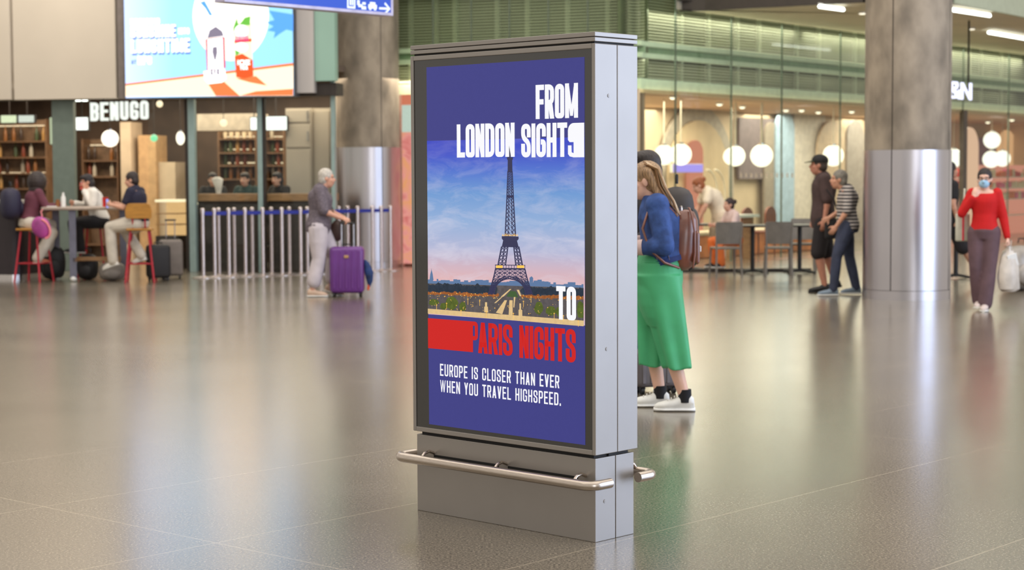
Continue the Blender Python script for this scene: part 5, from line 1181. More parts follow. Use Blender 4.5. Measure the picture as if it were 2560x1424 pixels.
    if shoes:
        for q in 'LR':
            an = J['a' + q]; ft = fl if q == 'L' else fr; fd = V(ft.get('d', (1, 0, 0))).normalized(); dn = V(ft.get('dn', (0, 0, -1))); dn = (dn - fd * dn.dot(fd)).normalized(); sd = fd.cross(dn); o0 = an + dn * .09 * k
            prof_ = [(-.065, .012, .03), (-.06, .03, .075), (-.03, .036, .105), (.02, .037, .1), (.07, .042, .07), (.13, .046, .058), (.175, .038, .045), (.2, .016, .03)]
            m = MB(); m.loft([(o0 + fd * x * k - dn * (h_ / 2 + .012) * k, sd, dn, hw * k, h_ / 2 * k) for x, hw, h_ in prof_], 18); so_ = m.build('shoe', shoes['m'], t, smooth=60)
            m = MB(); m.loft([(o0 + fd * x * k - dn * .012 * k, sd, dn, (hw + .004) * k, .013 * k) for x, hw in ((-.07, .02), (-.06, .034), (-.02, .038), (.05, .04), (.13, .048), (.18, .04), (.205, .018))], 14); m.build('sole', shoes.get('sole', M_white), so_, smooth=60)
            if shoes.get('lace'):
                m = MB()
                for i in range(4): c_ = o0 + fd * (.045 + i * .022) * k - dn * (.108 - i * .012) * k; m.cyl(c_ - sd * .025 * k, c_ + sd * .025 * k, .0045 * k, n=8)
                m.build('laces', M_white, so_)
            if shoes.get('sock'): MB().cyl(o0 - dn * .09 * k, o0 - dn * (.15) * k, .043 * k, .041 * k).build('sock', shoes['sock'], t, smooth=60)
    mh_ = mat('hair_%d_%d_%d' % hairc, hairc, .55, 0, .4, 30, bump=.4, stretch=(3, 3, .6)); m = MB()
    if hair:
        m.ell(hd(-.022, 0, .042), .1 * k, .084 * k, .095 * k, M=Rf)
        if hair in ('short', 'crop', 'bun', 'long', 'big', 'pony'): m.ell(hd(-.045, 0, -.01), .07 * k, .08 * k, .085 * k, M=Rf)
        if hair == 'bun': m.ell(hd(-.125, 0, .055), .045 * k, .045 * k, .045 * k)
        if hair == 'pony': m.limb([hd(-.1, 0, .03), hd(-.14, .01, -.04), hd(-.13, .015, -.14)], [.04 * k, .04 * k, .02 * k])
        if hair == 'full': m.ell(hd(-.06, 0, -.02), .07 * k, .088 * k, .09 * k, M=Rf); m.ell(hd(0, 0, .075), .1 * k, .08 * k, .055 * k, M=Rf)
        if hair == 'big': m.ell(hd(-.05, 0, .0), .15 * k, .16 * k, .17 * k, M=Rf); m.ell(hd(-.07, 0, -.12), .11 * k, .14 * k, .12 * k)
        if hair == 'mid':
            for s_ in (-1, 1): m.limb([hd(-.01, s_ * .07, .03), hd(-.03, s_ * .085, -.06), hd(-.04, s_ * .08, -.17)], [.03 * k, .034 * k, .028 * k])
            m.limb([hd(-.06, 0, .02), hd(-.075, 0, -.1), hd(-.07, 0, -.2)], [.07 * k, .065 * k, .05 * k])
        # keep the face free
        cloth('hair', m, mh_, .009, 1)
    t['_'] = 0; del t['_']
    return t, J, hd, Rf, cloth
def pfoot(px, py): return gnd(px, py)

# ---- woman in the green culottes
hc = (176, 138, 96)
gl_ = gnd(1697, 1024); LW = V((.965, 11.72, 0)); rzW = PI - .10
denim = mat('blue_denim', (48, 76, 134), .8, 0, .42, 11, bump=1.0); green = mat('green_viscose', (74, 178, 122), .55, 0, .1, 5)
t, J, hd, Rf, cloth = person('woman in a blue denim jacket and green culottes with a brown leather backpack', LW, rzW,
    dict(P=(.02, 0, .92), Wa=(.0, 0, 1.06), Ch=(-.01, 0, 1.25), N=(.03, 0, 1.40), H=(.085, 0, 1.51), sL=(.0, .165, 1.355), sR=(.0, -.165, 1.355),
         eL=(-.05, .21, 1.09), wL=(.14, .17, 1.08), eR=(-.06, -.2, 1.09), wR=(.15, -.15, 1.1), kL=(-.06, .1, .49), aL=(-.18, .1, .09), kR=(.05, -.1, .49), aR=(-.015, -.1, .09), hL=(.0, .09, .9), hR=(.0, -.09, .9)),
    k=1.0, w=.98, female=True, skinc=('pale', (232, 186, 164)), voxel=.008, hairc=hc, face=(1, 0, -.12), shoes=dict(m=mat('white_leather', (238, 238, 234), .5), lace=1, sole=mat('shoe_sole_white', (240, 240, 238), .5)))
# jacket with bent sleeves, culottes, hair, socks
m = MB(); ax = V((0, 0, 1)); Y_ = V((0, 1, 0)); X_ = V((1, 0, 0))
m.loft([(V((-.03, 0, .985)), Y_, V((1, 0, -.28)).normalized(), .185, .155), (V((-.03, 0, 1.06)), Y_, X_, .17, .145), (V((-.03, 0, 1.15)), Y_, X_, .17, .145), (V((-.015, 0, 1.27)), Y_, X_, .185, .145), (V((0, 0, 1.34)), Y_, X_, .175, .12), (V((.01, 0, 1.385)), Y_, X_, .12, .095), (V((.02, 0, 1.42)), Y_, X_, .085, .08)], 28)
for q, s_ in (('L', 1), ('R', -1)):
    s, e, w_ = J['s' + q], J['e' + q], J['w' + q]; m.ell(s, .082); m.limb([s, s + (e - s) * .5, e], [.076, .072, .066]); m.limb([e, e + (w_ - e) * .8], [.066, .05])
jk = cloth('denim_jacket', m, denim, .009, 2)
M_st = mat('denim_stitch', (120, 108, 120), .6)
def seam(pts, par, r=.003, mm=M_st): MB().tube(pts, r, 6).build('seam', mm, par)
MB().loft([(V((-.03, 0, .965)), Y_, V((1, 0, -.28)).normalized(), .19, .16), (V((-.03, 0, 1.0)), Y_, V((1, 0, -.28)).normalized(), .187, .157)], 32).build('waistband', mat('dark_denim', (30, 50, 108), .75, 0, .3, 12), jk, smooth=50)
for q, s_ in (('L', 1), ('R', -1)):
    e, w_ = J['e' + q], J['w' + q]; a_ = e + (w_ - e) * .74; b_ = e + (w_ - e) * .98; MB().cyl(a_, b_, .054, .05, 20).build('cuff', mat('pale_cuff', (206, 180, 176), .6), jk, smooth=50)
for a, b_ in (((.0, .188, 1.0), (.03, .178, 1.17)), ((-.08, .175, 1.0), (-.04, .178, 1.17)), ((-.06, .16, 1.36), (.06, .16, 1.36)), ((-.13, .1, 1.0), (-.13, .1, 1.3))): seam([a, b_], jk)
m = MB(); m.loft([(V((-.01, 0, 1.03)), Y_, X_, .165, .135), (V((-.01, 0, .97)), Y_, X_, .19, .155), (V((-.01, 0, .86)), Y_, X_, .19, .158), (V((-.005, 0, .78)), Y_, X_, .188, .152), (V((-.01, 0, .70)), Y_, X_, .188, .14), (V((-.02, 0, .62)), Y_, X_, .18, .12), (V((-.02, 0, .56)), Y_, X_, .16, .09)], 28)
cu = MB()
def pleat(legx, y, x0, zt=.9, zb=.285):
    n = 40; rings = []
    for j in range(9):
        tt = j / 8; z = zt + (zb - zt) * tt; cxx = x0 + (legx - x0) * tt; r = .115 + .0 * tt; R_ = []
        for i in range(n):
            a = 2 * PI * i / n; rr = 1 + .15 * tt ** .7 * math.sin(a * 5 + y * 20)
            R_.append(m.b.verts.new((cxx + (.148 - .055 * tt) * rr * math.cos(a), y + .098 * rr * math.sin(a), z + .012 * math.sin(a * 3) * tt)))
        rings.append(R_)
    for A_, B_ in zip(rings, rings[1:]):
        for i in range(n): m.b.faces.new((A_[i], A_[(i + 1) % n], B_[(i + 1) % n], B_[i]))
    m.b.faces.new(rings[0][::-1]); m.b.faces.new(rings[-1])
pleat(-.135, .095, -.01); pleat(.035, -.095, .02)
cloth('culottes', m, green, .0085, 1)
MB().tube([(-.0 + .128 * math.cos(a), .185 * math.sin(a), .985) for a in [2 * PI * i / 32 for i in range(32)]], .004, 6, closed=True).build('waist_seam', green, t)
blk = mat('black_sock', (20, 20, 26), .8)
for q in 'LR': a_ = J['a' + q]; MB().cyl(a_ + V((0, 0, -.03)), a_ + V((0, 0, .055)), .045, .043, 20).build('sock', blk, t, smooth=60)
# long straight hair, combed back over the ear
mh_ = mat('blonde_hair', (164, 132, 98), .42, 0, .55, 26, bump=.6, stretch=(5, 5, .5)); m = MB()
m.ell(hd(-.022, 0, .042), .102, .084, .096, M=Rf); m.ell(hd(-.05, 0, -.01), .07, .08, .085, M=Rf)
for s_, y_ in ((-1, .075), (1, .075), (-1, .045), (1, .045), (0, 0)):
    m.limb([hd(-.03, s_ * y_, .06), hd(-.07, s_ * y_ * 1.05, -.05), hd(-.105, s_ * y_ * 1.1, -.15), hd(-.14, s_ * y_ * 1.15, -.25)], [.034, .03, .024, .01])
hr = cloth('hair', m, mh_, .008, 1)
rs = random.Random(2)
for i in range(44):
    yy = -.085 + i * .17 / 43; o_ = rs.uniform(0, .03); x_ = rs.uniform(-.012, .012)
    pts = [hd(-.015 - abs(yy) * .1 + x_, yy, .135 - 3.5 * yy * yy), hd(-.09 + x_, yy * 1.2, .07), hd(-.105 + x_ * 2, yy * 1.36, -.04), hd(-.13 - o_ + x_ * 2, yy * 1.42, -.15), hd(-.165 - o_ * 1.5, yy * 1.46 + x_, -.27 + o_)]
    MB().tube(pts, [.005, .008, .009, .008, .0015], 6).build('strand', mat('blonde_strand_%d' % (i % 4), ((196, 166, 128), (140, 104, 70), (220, 198, 166), (168, 132, 94))[i % 4], .4), hr, smooth=60)
# leather backpack (thing of its own)
M_lea = mat('brown_leather', (122, 70, 54), .26, 0, .3, 7, bump=.25, spec=.8)
def wpt(o, p): return Matrix.Translation(o[0]) @ Matrix.Rotation(o[1], 4, 'Z') @ V(p)
bp_ = thing('leather_backpack', 'brown leather backpack with black trim worn by the woman in green culottes', 'backpack', wpt((LW, rzW), (-.205, 0, .925)), rzW + .06)
m = MB(); m.loft([(V((.055 - .035 * (z / .42) ** 1.5, 0, z)), Y_, X_, a, b_) for z, a, b_ in ((.0, .06, .05), (.03, .095, .085), (.12, .108, .11), (.24, .104, .105), (.33, .09, .09), (.385, .06, .06), (.4, .03, .02))], 28); bo = m.build('shell', M_lea, bp_, smooth=60)
MB().rbox(-.068, -.03, -.095, .095, .04, .26, .02).build('front_pocket', M_lea, bo, smooth=50)
for yy in (-.1, .1): MB().tube([(-.02 - .0, yy * 1.3, .02), (-.03, yy * 1.5, .12), (-.03, yy * 1.42, .25), (-.015, yy * 1.1, .36), (.0, yy * .5, .41)], .007, 8).build('piping', M_lea, bp_, smooth=50)
MB().tube([(.0, 0, .0), (-.048, 0, .05), (-.056, 0, .12), (-.06, 0, .24), (-.05, 0, .33), (-.015, 0, .4), (.04, 0, .4)], .011, 10).build('trim', M_black, bp_, smooth=50)
MB().tube([(.05, .03, .385), (.05, .03, .42), (.05, -.03, .42), (.05, -.03, .385)], .007, 8).build('top_handle', M_chrome, bp_, smooth=50)
MB().rbox(-.08, -.064, -.02, .02, .12, .16, .004).build('buckle', M_chrome, bp_)
for s_ in (-1, 1): MB().tube([(.08, s_ * .09, .36), (.16, s_ * .125, .44), (.27, s_ * .14, .4), (.31, s_ * .165, .28), (.27, s_ * .215, .15), (.17, s_ * .215, .06), (.07, s_ * .1, .02)], .009, 8).build('strap', M_lea, bp_, smooth=50)

# ---- companion behind her
LC = base(1622, 12.75); blue_jeans = mat('blue_jeans', (52, 72, 120), .75, 0, .2, 12)
t, J, hd, Rf, cloth = person('dark haired person in a dark jacket walking behind the woman in green culottes', LC, PI - .05,
    dict(eL=(.0, .22, 1.13), wL=(.16, .2, 1.05), aL=(.12, .1, .09), aR=(-.1, -.1, .12), kR=(.02, -.1, .5)), k=1.0, w=1.05, hair='full', hairc=(52, 44, 42), voxel=.012,
    top=dict(m=mat('dark_jacket', (44, 42, 50), .7), sleeve='long', name='jacket'), bottom=dict(m=blue_jeans), shoes=dict(m=mat('blue_shoe', (50, 84, 150), .5)))
softbag(wpt((LC, PI), (-.2, 0, 1.05)), PI / 2 - .05, .17, .13, .21, mat('charcoal_nylon', (62, 56, 54), .65), 'charcoal rucksack on the back of the dark haired person', name='rucksack')
suitcase(base(1638, 12.6), .3, .34, .2, .27, mat('striped_grey_case', (110, 104, 108), .5), 'small grey ribbed case on the floor behind the white sneakers', 0, 5)

# ---- woman with the purple suitcase, walking right
LP = base(800, 23.0)
M_greytop = mat('grey_tunic', (106, 96, 104), .8, 0, .3, 40); M_lin = mat('pale_linen', (202, 192, 196), .7, 0, .12, 6)
t, J, hd, Rf, cloth = person('grey haired woman in a grey tunic and pale cropped trousers pushing a purple suitcase', LP, .05,
    dict(P=(-.03, 0, .92), Ch=(.0, 0, 1.27), N=(.03, 0, 1.41), H=(.09, 0, 1.53), sL=(.0, .17, 1.37), sR=(.0, -.17, 1.37), eR=(.06, -.21, 1.11), wR=(.27, -.16, 1.02), eL=(.08, .2, 1.12), wL=(.3, .08, 1.02), hL=(-.03, .09, .9), hR=(-.03, -.09, .9),
         kR=(-.02, -.1, .49), aR=(-.11, -.1, .09), kL=(.16, .1, .52), aL=(.12, .1, .13)), k=1.0, w=1.16, female=True, skinc=('warm', (216, 162, 136)), hair='short', hairc=(196, 188, 176), face=(1, 0, -.05),
    top=dict(m=M_greytop, sleeve='elbow', bot=-.1, inf=.028, name='tunic'), bottom=dict(m=M_lin, len=.86, flare=.03, inf=.024), shoes=dict(m=mat('beige_sandal', (206, 176, 152), .5)), fl=dict(d=(1, 0, -.3)), hands=dict(R=dict(curl=1.2, n=(0, 0, 1)), L=dict(curl=1.2, n=(0, 0, 1))))
hb = thing('shoulder_bag', 'small dark brown bag hanging at the front of the grey haired woman', 'bag', wpt((LP, 0), (.2, .12, .72)))
MB().ell((0, 0, .13), .09, .05, .14).build('pouch', mat('dark_leather', (64, 42, 34), .5), hb, smooth=60); MB().tube([(0, -.02, .25), (-.08, -.03, .5), (-.17, -.12, .68)], .008, 8).build('strap', mat('dark_leather', (0, 0, 0)), hb, smooth=50)
sc_ = suitcase(base(866, 22.95), .0, .44, .26, .60, mat('purple_shell', (104, 52, 128), .3, 0, .08, 4), 'purple hard shell suitcase on four wheels pushed by the grey haired woman', .30, 5, badge=True)
fan = thing('folded_umbrella', 'dark blue and teal cloth hanging off the right side of the purple suitcase', 'cloth', base(920, 22.9) + V((0, 0, .12)))
m = MB(); m.loft([((0, 0, 0), X_, Y_, .01, .01), ((.01, 0, .08), X_, Y_, .04, .03), ((.0, 0, .2), X_, Y_, .06, .035), ((-.03, 0, .32), X_, Y_, .035, .02), ((-.05, 0, .36), X_, Y_, .01, .01)], 14); m.build('canopy', mat('navy_teal_cloth', (28, 54, 104), .7, 0, .5, 10), fan, smooth=60)
MB().cap((-.01, 0, -.02), (0, 0, .05), .018).build('tip', mat('orange_tip', (214, 92, 50), .6), fan, smooth=60)

# ---- man in the cap
LM = base(2058, 23.4)
t, J, hd, Rf, cloth = person('tall man in a black cap, dark brown t-shirt and black shorts', LM, PI - .1,
    dict(P=(0, 0, .93), Ch=(-.01, 0, 1.28), N=(.01, 0, 1.44), H=(.06, 0, 1.57), eL=(-.04, .23, 1.14), wL=(.0, .24, .9), eR=(-.0, -.23, 1.14), wR=(.08, -.24, .92), kL=(.06, .1, .5), aL=(-.02, .1, .09), kR=(-.05, -.1, .5), aR=(-.16, -.1, .13)),
    k=1.065, w=1.08, skinc=('ruddy', (196, 136, 112)), hair='crop', hairc=(70, 58, 50), top=dict(m=mat('brown_tee', (74, 56, 54), .8, 0, .15, 14), sleeve='elbow', bot=-.13, inf=.03, name='tshirt'),
    bottom=dict(m=mat('black_shorts', (34, 28, 30), .8), len=.5, flare=.004, inf=.014, name='shorts'), shoes=dict(m=M_black, sole=M_black), fr=dict(d=(1, 0, -.25)))
m = MB(); m.ell(hd(-.02, 0, .06), .112, .094, .085, M=Rf); cap_ = m.build('cap', mat('black_cap', (26, 24, 24), .7), t, smooth=60)
m = MB(); m.loft([(hd(.06, 0, .05), Rf.col[1], Rf.col[2], .08, .012), (hd(.12, 0, .045), Rf.col[1], Rf.col[2], .08, .008), (hd(.17, 0, .035), Rf.col[1], Rf.col[2], .045, .005)], 14); m.build('brim', mat('cap_brim', (60, 70, 40), .7), cap_, smooth=60)
# ---- woman in the striped t-shirt
LS = base(2116, 22.75)
def stripes():
    m = mat('striped_jersey', (60, 56, 60), .8); nt = m.node_tree; b = nt.nodes['Principled BSDF']; lk = nt.links.new
    tc = nd(nt, 'ShaderNodeTexCoord'); sp = nd(nt, 'ShaderNodeSeparateXYZ'); lk(tc.outputs['Object'], sp.inputs[0]); mo = nd(nt, 'ShaderNodeMath', operation='MODULO'); mo.inputs[1].default_value = .044; lk(sp.outputs[2], mo.inputs[0])
    gt = nd(nt, 'ShaderNodeMath', operation='GREATER_THAN'); gt.inputs[1].default_value = .027; lk(mo.outputs[0], gt.inputs[0]); mx = nd(nt, 'ShaderNodeMix', data_type='RGBA'); mx.inputs[6].default_value = lin((62, 58, 62)); mx.inputs[7].default_value = lin((214, 204, 196)); lk(gt.outputs[0], mx.inputs[0]); lk(mx.outputs[2], b.inputs['Base Color']); return m
t, J, hd, Rf, cloth = person('grey haired woman in a black and white striped t-shirt and blue jeans', LS, PI - .05,
    dict(P=(-.03, 0, .90), Ch=(-.02, 0, 1.24), N=(.03, 0, 1.38), H=(.1, 0, 1.49), sL=(-.01, .165, 1.34), sR=(-.01, -.165, 1.34), eL=(.02, .22, 1.09), wL=(.15, .2, .9), eR=(.05, -.2, 1.08), wR=(.2, -.14, 1.0), kL=(.13, .1, .5), aL=(.17, .1, .09), kR=(-.06, -.1, .49), aR=(-.15, -.1, .1)),
    k=.995, w=1.05, female=True, skinc=('tan', (204, 150, 122)), hair='short', hairc=(128, 122, 112), top=dict(m=stripes(), sleeve='elbow', bot=-.07, inf=.02, name='tshirt'),
    bottom=dict(m=mat('dark_jeans', (56, 62, 84), .75, 0, .2, 10), flare=.008, inf=.008), shoes=dict(m=mat('dusty_blue_shoe', (120, 136, 152), .5)))
hb = thing('shoulder_bag', 'black shoulder bag between the man in the cap and the striped woman', 'bag', wpt((LS, PI), (.13, -.2, .72)))
MB().rbox(-.11, .11, -.04, .04, 0, .26, .03).build('pouch', mat('black_nylon', (0, 0, 0)), hb, smooth=50); MB().tube([(.08, 0, .25), (.02, .03, .5), (-.08, .06, .64)], .01, 8).build('strap', mat('black_nylon', (0, 0, 0)), hb, smooth=50)

# ---- woman in red with a mask, walking towards the camera
LR = base(2462, 20.15); rzR = -PI / 2 - .35
t, J, hd, Rf, cloth = person('woman in a red long sleeved top, plum trousers and a pale blue face mask', LR, rzR,
    dict(P=(0, 0, .92), Ch=(0, 0, 1.26), N=(.01, 0, 1.4), H=(.03, 0, 1.51), sL=(0, .165, 1.355), sR=(0, -.165, 1.355), eL=(-.02, .21, 1.08), wL=(.0, .26, .84), eR=(.03, -.25, 1.12), wR=(.1, -.11, 1.31), kR=(.05, -.08, .5), aR=(-.02, -.05, .12), kL=(.06, .07, .5), aL=(.1, .03, .09), hL=(0, .085, .9), hR=(0, -.085, .9)),
    k=.985, w=.98, female=True, skinc=('pale', (232, 186, 164)), hair='pony', hairc=(38, 28, 28), face=(1, .0, -.05), top=dict(m=mat('red_knit', (200, 14, 16), .8, 0, .06, 10), sleeve='long', bot=-.03, inf=.012, collar=0, name='top'),
    bottom=dict(m=mat('plum_trousers', (98, 74, 80), .8, 0, .12, 8), flare=.03, inf=.014), shoes=dict(m=mat('pale_shoe', (206, 190, 184), .5)), hands=dict(R=dict(d=(-.1, .3, 1), n=(1, 0, 0), curl=.6), L=dict(curl=1.2)))
m = MB(); m.ell(hd(.052, 0, -.045), .056, .06, .055, M=Rf); m.cap(hd(.09, 0, -.005), hd(.112, 0, -.02), .012, .018); mk = cloth('face_mask', m, mat('blue_mask', (166, 206, 232), .7), .007, 1)
for s_ in (-1, 1): MB().tube([hd(.05, s_ * .058, -.02), hd(.02, s_ * .076, .0), hd(-.01, s_ * .088, .01)], .003, 6).build('ear_loop', M_white, mk)
gls = MB()
for s_ in (-1, 1): gls.tube([hd(.1, s_ * .034 + .026 * math.cos(a), .018 + .019 * math.sin(a)) for a in [2 * PI * i / 14 for i in range(14)]], .0028, 6, closed=True); gls.tube([hd(.1, s_ * .06, .02), hd(.06, s_ * .078, .022), hd(-.01, s_ * .086, .015)], .0025, 6)
gls.tube([hd(.101, -.008, .02), hd(.101, .008, .02)], .0025, 6); gls.build('glasses', M_black, t)
def carrier(loc, rz, label, w, h_, mm, tilt=0):
    o = thing('carrier_bag', label, 'bag', loc, rz); m = MB(); m.loft([((.01 * math.sin(9 * z), 0, z * h_), X_, Y_, w * a, w * b_) for z, a, b_ in ((0, .3, .2), (.06, .46, .3), (.3, .52, .34), (.55, .46, .28), (.78, .3, .18), (.9, .14, .08), (1, .06, .04))], 18)
    for v in m.b.verts: v.co += V((rg.uniform(-.012, .012), rg.uniform(-.012, .012), 0))
    m.build('sack', mm, o, smooth=35); MB().tube([(-.02, 0, h_ * .96), (-.03, 0, h_ * 1.12), (.03, 0, h_ * 1.12), (.02, 0, h_ * .96)], .007, 6).build('handle', mm, o, smooth=50); return o
hL = wpt((LR, rzR), J['wL'] + V((0, 0.0, -.08))); carrier(hL + V((.02, 0, -.53)), 0.4, 'white plastic carrier bag in the hand of the woman in red', .27, .52, mat('white_plastic_film', (206, 196, 184), .4, 0, .15, 8, bump=.5))
nt_ = thing('folded_paper', 'folded white paper held above the carrier bag by the woman in red', 'paper', hL + V((.05, -.04, -.16))); m = MB().rbox(-.06, .06, -.006, .006, -.09, .06, .004, 1); o = m.build('sheet', M_white, nt_); o.rotation_euler = (.1, -.3, .2)
cbag = thing('tote_bag', 'narrow white and red tote bag on the shoulder of the woman in red', 'bag', wpt((LR, rzR), (-.1, -.25, .78))); MB().rbox(-.08, .08, -.03, .03, 0, .32, .02).build('pouch', mat('offwhite_tote', (206, 204, 186), .7), cbag, smooth=50); MB().rbox(-.012, .012, -.034, .034, .01, .34, .004, 1).build('stripe', mat('pink_stripe', (226, 60, 80), .6), cbag); MB().tube([(0, 0, .3), (.03, .06, .5), (.05, .12, .6)], .01, 8).build('strap', mat('offwhite_tote', (0, 0, 0)), cbag)

# ---- seated figures
def seated(label, loc, rz, seat=.80, lean=.08, k=1.0, pose={}, legs='stool', **kw):
    s = seat / k; P = V((-.02, 0, s + .10)); d = V((lean, 0, .5)).normalized()
    ps = dict(P=P, Wa=P + d * .16, Ch=P + d * .35, N=P + d * .50 + V((.02, 0, 0)), H=P + d * .50 + V((.06, 0, .13)), sL=P + d * .46 + V((0, .175, 0)), sR=P + d * .46 + V((0, -.175, 0)),
              hL=P + V((0, .09, -.02)), hR=P + V((0, -.09, -.02)), kL=(.40, .13, s + .06), kR=(.40, -.13, s + .06), aL=(.34, .13, s - .33), aR=(.34, -.13, s - .33),
              eL=P + d * .46 + V((.10, .22, -.24)), eR=P + d * .46 + V((.10, -.22, -.24)), wL=P + d * .46 + V((.33, .15, -.20)), wR=P + d * .46 + V((.33, -.15, -.20)))
    ps.update(pose); return person(label, loc, rz, {a: tuple(b) for a, b in ps.items()}, k=k, **kw)
M_navy = mat('navy_tee', (34, 32, 52), .8, 0, .2, 12); M_offw = mat('stone_trousers', (206, 196, 180), .75, 0, .1, 8); M_shirt = mat('white_shirt', (232, 226, 216), .7); M_bl = mat('black_cloth', (30, 27, 29), .8, 0, .2, 10)
LN = base(342, 26.35)
t, J, hd, Rf, cloth = seated('man in a navy t-shirt and stone trousers sitting on the wooden stool with red legs', LN, PI - .25, seat=.80, lean=.05, k=.98, w=1.12, hair='crop', hairc=(46, 34, 30), skinc=('warm', (216, 162, 136)), face=(1, .2, -.25),
    top=dict(m=M_navy, sleeve='short', inf=.02, bot=-.08, name='tshirt'), bottom=dict(m=M_offw, inf=.02), shoes=dict(m=M_shirt), fl=dict(d=(1, 0, -.35)), fr=dict(d=(1, 0, -.3)),
    pose=dict(aL=(.36, .12, .33), kL=(.40, .12, .84), kR=(.30, -.16, .78), aR=(.02, -.16, .40)))
ph = thing('mobile_phone', 'phone glowing in the hands of the man in navy', 'phone', wpt((LN, PI - .25), J['wL'] + V((.1, -.06, .02))), PI - .25); MB().rbox(-.005, .005, -.038, .038, -.07, .07, .004, 1).build('case', M_black, ph); MB().box(-.007, -.005, -.034, .034, -.064, .064).build('screen', emi('phone_glow', (170, 180, 255), 1.1), ph)
LT = base(246, 27.55)
t, J, hd, Rf, cloth = seated('dark haired man in a white shirt and black trousers drinking at the high table', LT, PI + .5, seat=.80, lean=.16, k=.97, w=1.08, hair='full', hairc=(34, 26, 26), skinc=('tan', (204, 150, 122)), face=(1, 0, -.1),
    top=dict(m=M_shirt, sleeve='long', inf=.026, name='shirt'), bottom=dict(m=M_bl), shoes=dict(m=M_bl), pose=dict(eL=(.16, .2, 1.16), wL=(.25, .06, 1.40), eR=(.14, -.23, 1.14), wR=(.36, -.12, 1.2)), hands=dict(L=dict(d=(.1, -.3, 1), n=(-1, 0, 0), curl=1.0)))
cpp = thing('drinks_can', 'red drinks can held to the mouth of the man in the white shirt', 'can', wpt((LT, PI + .5), V((.27, .02, 1.37))), 0); MB().cyl((0, 0, 0), (0, 0, .11), .03).build('can_body', mat('can_red', (190, 80, 66), .3), cpp, smooth=50); MB().cyl((0, 0, .11), (0, 0, .115), .027, .024).build('lid', M_chrome, cpp, smooth=50)
LL = base(72, 26.75)
t, J, hd, Rf, cloth = seated('woman with large dark hair and a burgundy top at the left end of the table', LL, .55, seat=.80, lean=.14, k=.98, w=1.05, female=True, hair='big', hairc=(48, 36, 32), skinc=('brown', (150, 100, 80)),
    top=dict(m=mat('burgundy_top', (104, 52, 66), .8), sleeve='long', inf=.02, name='top'), bottom=dict(m=M_offw, inf=.024), shoes=dict(m=mat('tan_sandal', (170, 96, 66), .6)), pose=dict(kL=(.38, .14, .86), aL=(.3, .14, .4), kR=(.30, -.16, .74), aR=(.06, -.16, .36)))
softbag(wpt((LL, .55), (-.28, .02, .93)), .55 + PI / 2, .19, .15, .24, mat('navy_nylon', (36, 32, 56), .6), 'navy rucksack on the back of the woman with large dark hair')
pb_ = thing('round_bag', 'pink and purple round bag hanging in front of the table at the left', 'bag', wpt((base(112, 26.2), 0), (0, 0, .70)), 0)
m = MB().ell((0, 0, .14), .14, .07, .17, u=24, v=16); o = m.build('pouch', mat('pink_purple_cloth', (168, 66, 140), .5, 0, .5, 3), pb_, smooth=60); o.rotation_euler = (0, -.5, 0)
m = MB(); m.tube([(.02 + .1 * math.cos(a), -.055, .11 + .15 * math.sin(a)) for a in [-1.9 + 2.9 * i / 14 for i in range(15)]], .016, 8); o = m.build('rim', mat('salmon_rim', (240, 140, 146), .5), pb_, smooth=60); o.rotation_euler = (0, -.5, 0); MB().tube([(-.05, 0, .28), (-.08, .05, .36), (-.1, .24, .39)], .008, 6).build('strap', mat('salmon_rim', (0, 0, 0)), pb_)
# bar guests inside the cafe
def guest(px, D, rz, label, topc, hc_, **kw):
    return seated(label, base(px, D), rz, seat=.80, k=.98, voxel=.016, top=dict(m=mat('guest_%d' % px, topc, .8), sleeve='long', inf=.025, name='jacket'), bottom=dict(m=M_bl), shoes=dict(m=M_bl), hair='full', hairc=hc_, **kw)
guest(532, 30.3, -1.4, 'bar guest in a black jacket with a white scarf left of the middle post', (30, 28, 28), (40, 34, 32))
guest(620, 30.3, -1.9, 'bar guest in a dark teal top just left of the middle post', (34, 60, 56), (46, 36, 30))
guest(704, 30.3, -2.2, 'bar guest in a black jacket leaning on the bar right of the middle post', (28, 25, 25), (34, 30, 30))
for px, lb in ((532, 'black'), (620, 'dark teal'), (704, 'leaning')): 
    b_ = base(px, 30.32); tq = thing('bar_stool', 'bar stool of the %s dressed bar guest' % lb if lb != 'leaning' else 'bar stool of the bar guest right of the middle post', 'stool', b_); MB().cyl((0, 0, .76), (0, 0, .80), .17).build('seat', M_wood, tq)
    for k_ in range(4): a = PI / 4 + k_ * PI / 2; MB().cyl((.12 * math.cos(a), .12 * math.sin(a), .76), (.19 * math.cos(a), .19 * math.sin(a), 0), .014).build('leg', M_black, tq)
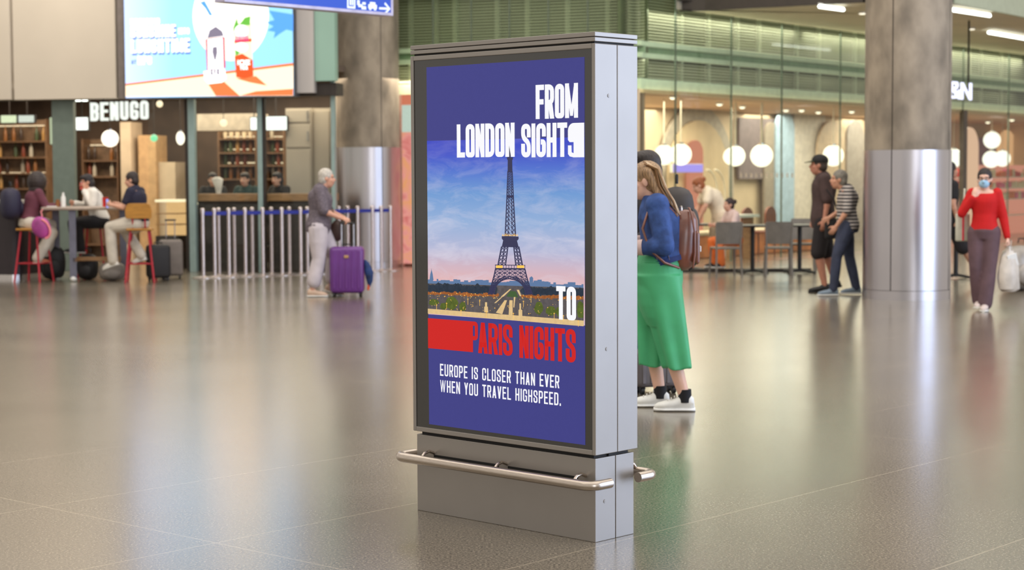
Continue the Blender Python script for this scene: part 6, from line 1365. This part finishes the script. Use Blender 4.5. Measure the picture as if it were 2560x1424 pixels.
sc = thing('scarf', 'white scarf or apron on the left bar guest', 'scarf', base(546, 30.06) + V((0, 0, 1.18))); MB().loft([((0, 0, 0), X_, Y_, .02, .02), ((0, 0, .2), X_, Y_, .06, .03), ((-.02, 0, .34), X_, Y_, .1, .04), ((-.02, 0, .38), X_, Y_, .03, .02)], 12).build('cloth', M_shirt, sc, smooth=60)
# ---- waitress leaning and small seated customer
t, J, hd, Rf, cloth = person('red haired waitress in a white blouse leaning over a table in the restaurant', base(1795, 28.75), PI + .15,
    dict(P=(-.05, 0, .9), Wa=(.0, 0, 1.05), Ch=(.1, 0, 1.2), N=(.22, 0, 1.3), H=(.33, 0, 1.38), sL=(.18, .16, 1.28), sR=(.18, -.16, 1.28), eL=(.26, .2, 1.05), wL=(.34, .16, .86), eR=(.26, -.2, 1.05), wR=(.36, -.14, .86), kL=(-.02, .1, .48), kR=(.04, -.1, .48), hL=(-.05, .09, .88), hR=(-.05, -.09, .88)), k=1.0, w=1.1, female=True, hair='bun', hairc=(150, 84, 44), face=(1, 0, -.5), voxel=.014,
    top=dict(m=mat('cream_blouse', (240, 224, 196), .7), sleeve='short', inf=.03, bot=-.12, name='blouse'), bottom=dict(m=mat('white_skirtlike_trousers', (226, 206, 178), .7), inf=.03), shoes=dict(m=M_bl))
t, J, hd, Rf, cloth = seated('small customer with dark hair sitting behind the left grey chair', base(1836, 28.0), PI + .4, seat=.46, k=.86, hair='bun', hairc=(52, 34, 32), female=True, voxel=.014, top=dict(m=mat('pale_pink_tee', (216, 190, 182), .8), sleeve='short', name='tshirt'), bottom=dict(m=mat('orange_shorts', (226, 116, 50), .7)), shoes=dict(m=M_bl))
# ---- person half hidden behind the column, walking left
t, J, hd, Rf, cloth = person('person in black seated or stepping just behind the right side of the steel column', base(2372, 25.2), 0.2,
    dict(eL=(.02, .22, 1.13), wL=(.12, .2, .92), kR=(.18, -.1, .52), aR=(.38, -.1, .2), kL=(-.05, .1, .5), aL=(-.2, .1, .12)), k=1.0, w=1.05, hair='mid', hairc=(34, 28, 28), voxel=.013, skinc=('tan', (204, 150, 122)), top=dict(m=M_bl, sleeve='short', name='tshirt'), bottom=dict(m=M_bl, len=.5, name='shorts'), shoes=dict(m=mat('black_white_trainer', (70, 66, 64), .5)), fr=dict(d=(1, 0, .35)), fl=dict(d=(1, 0, -.4)))
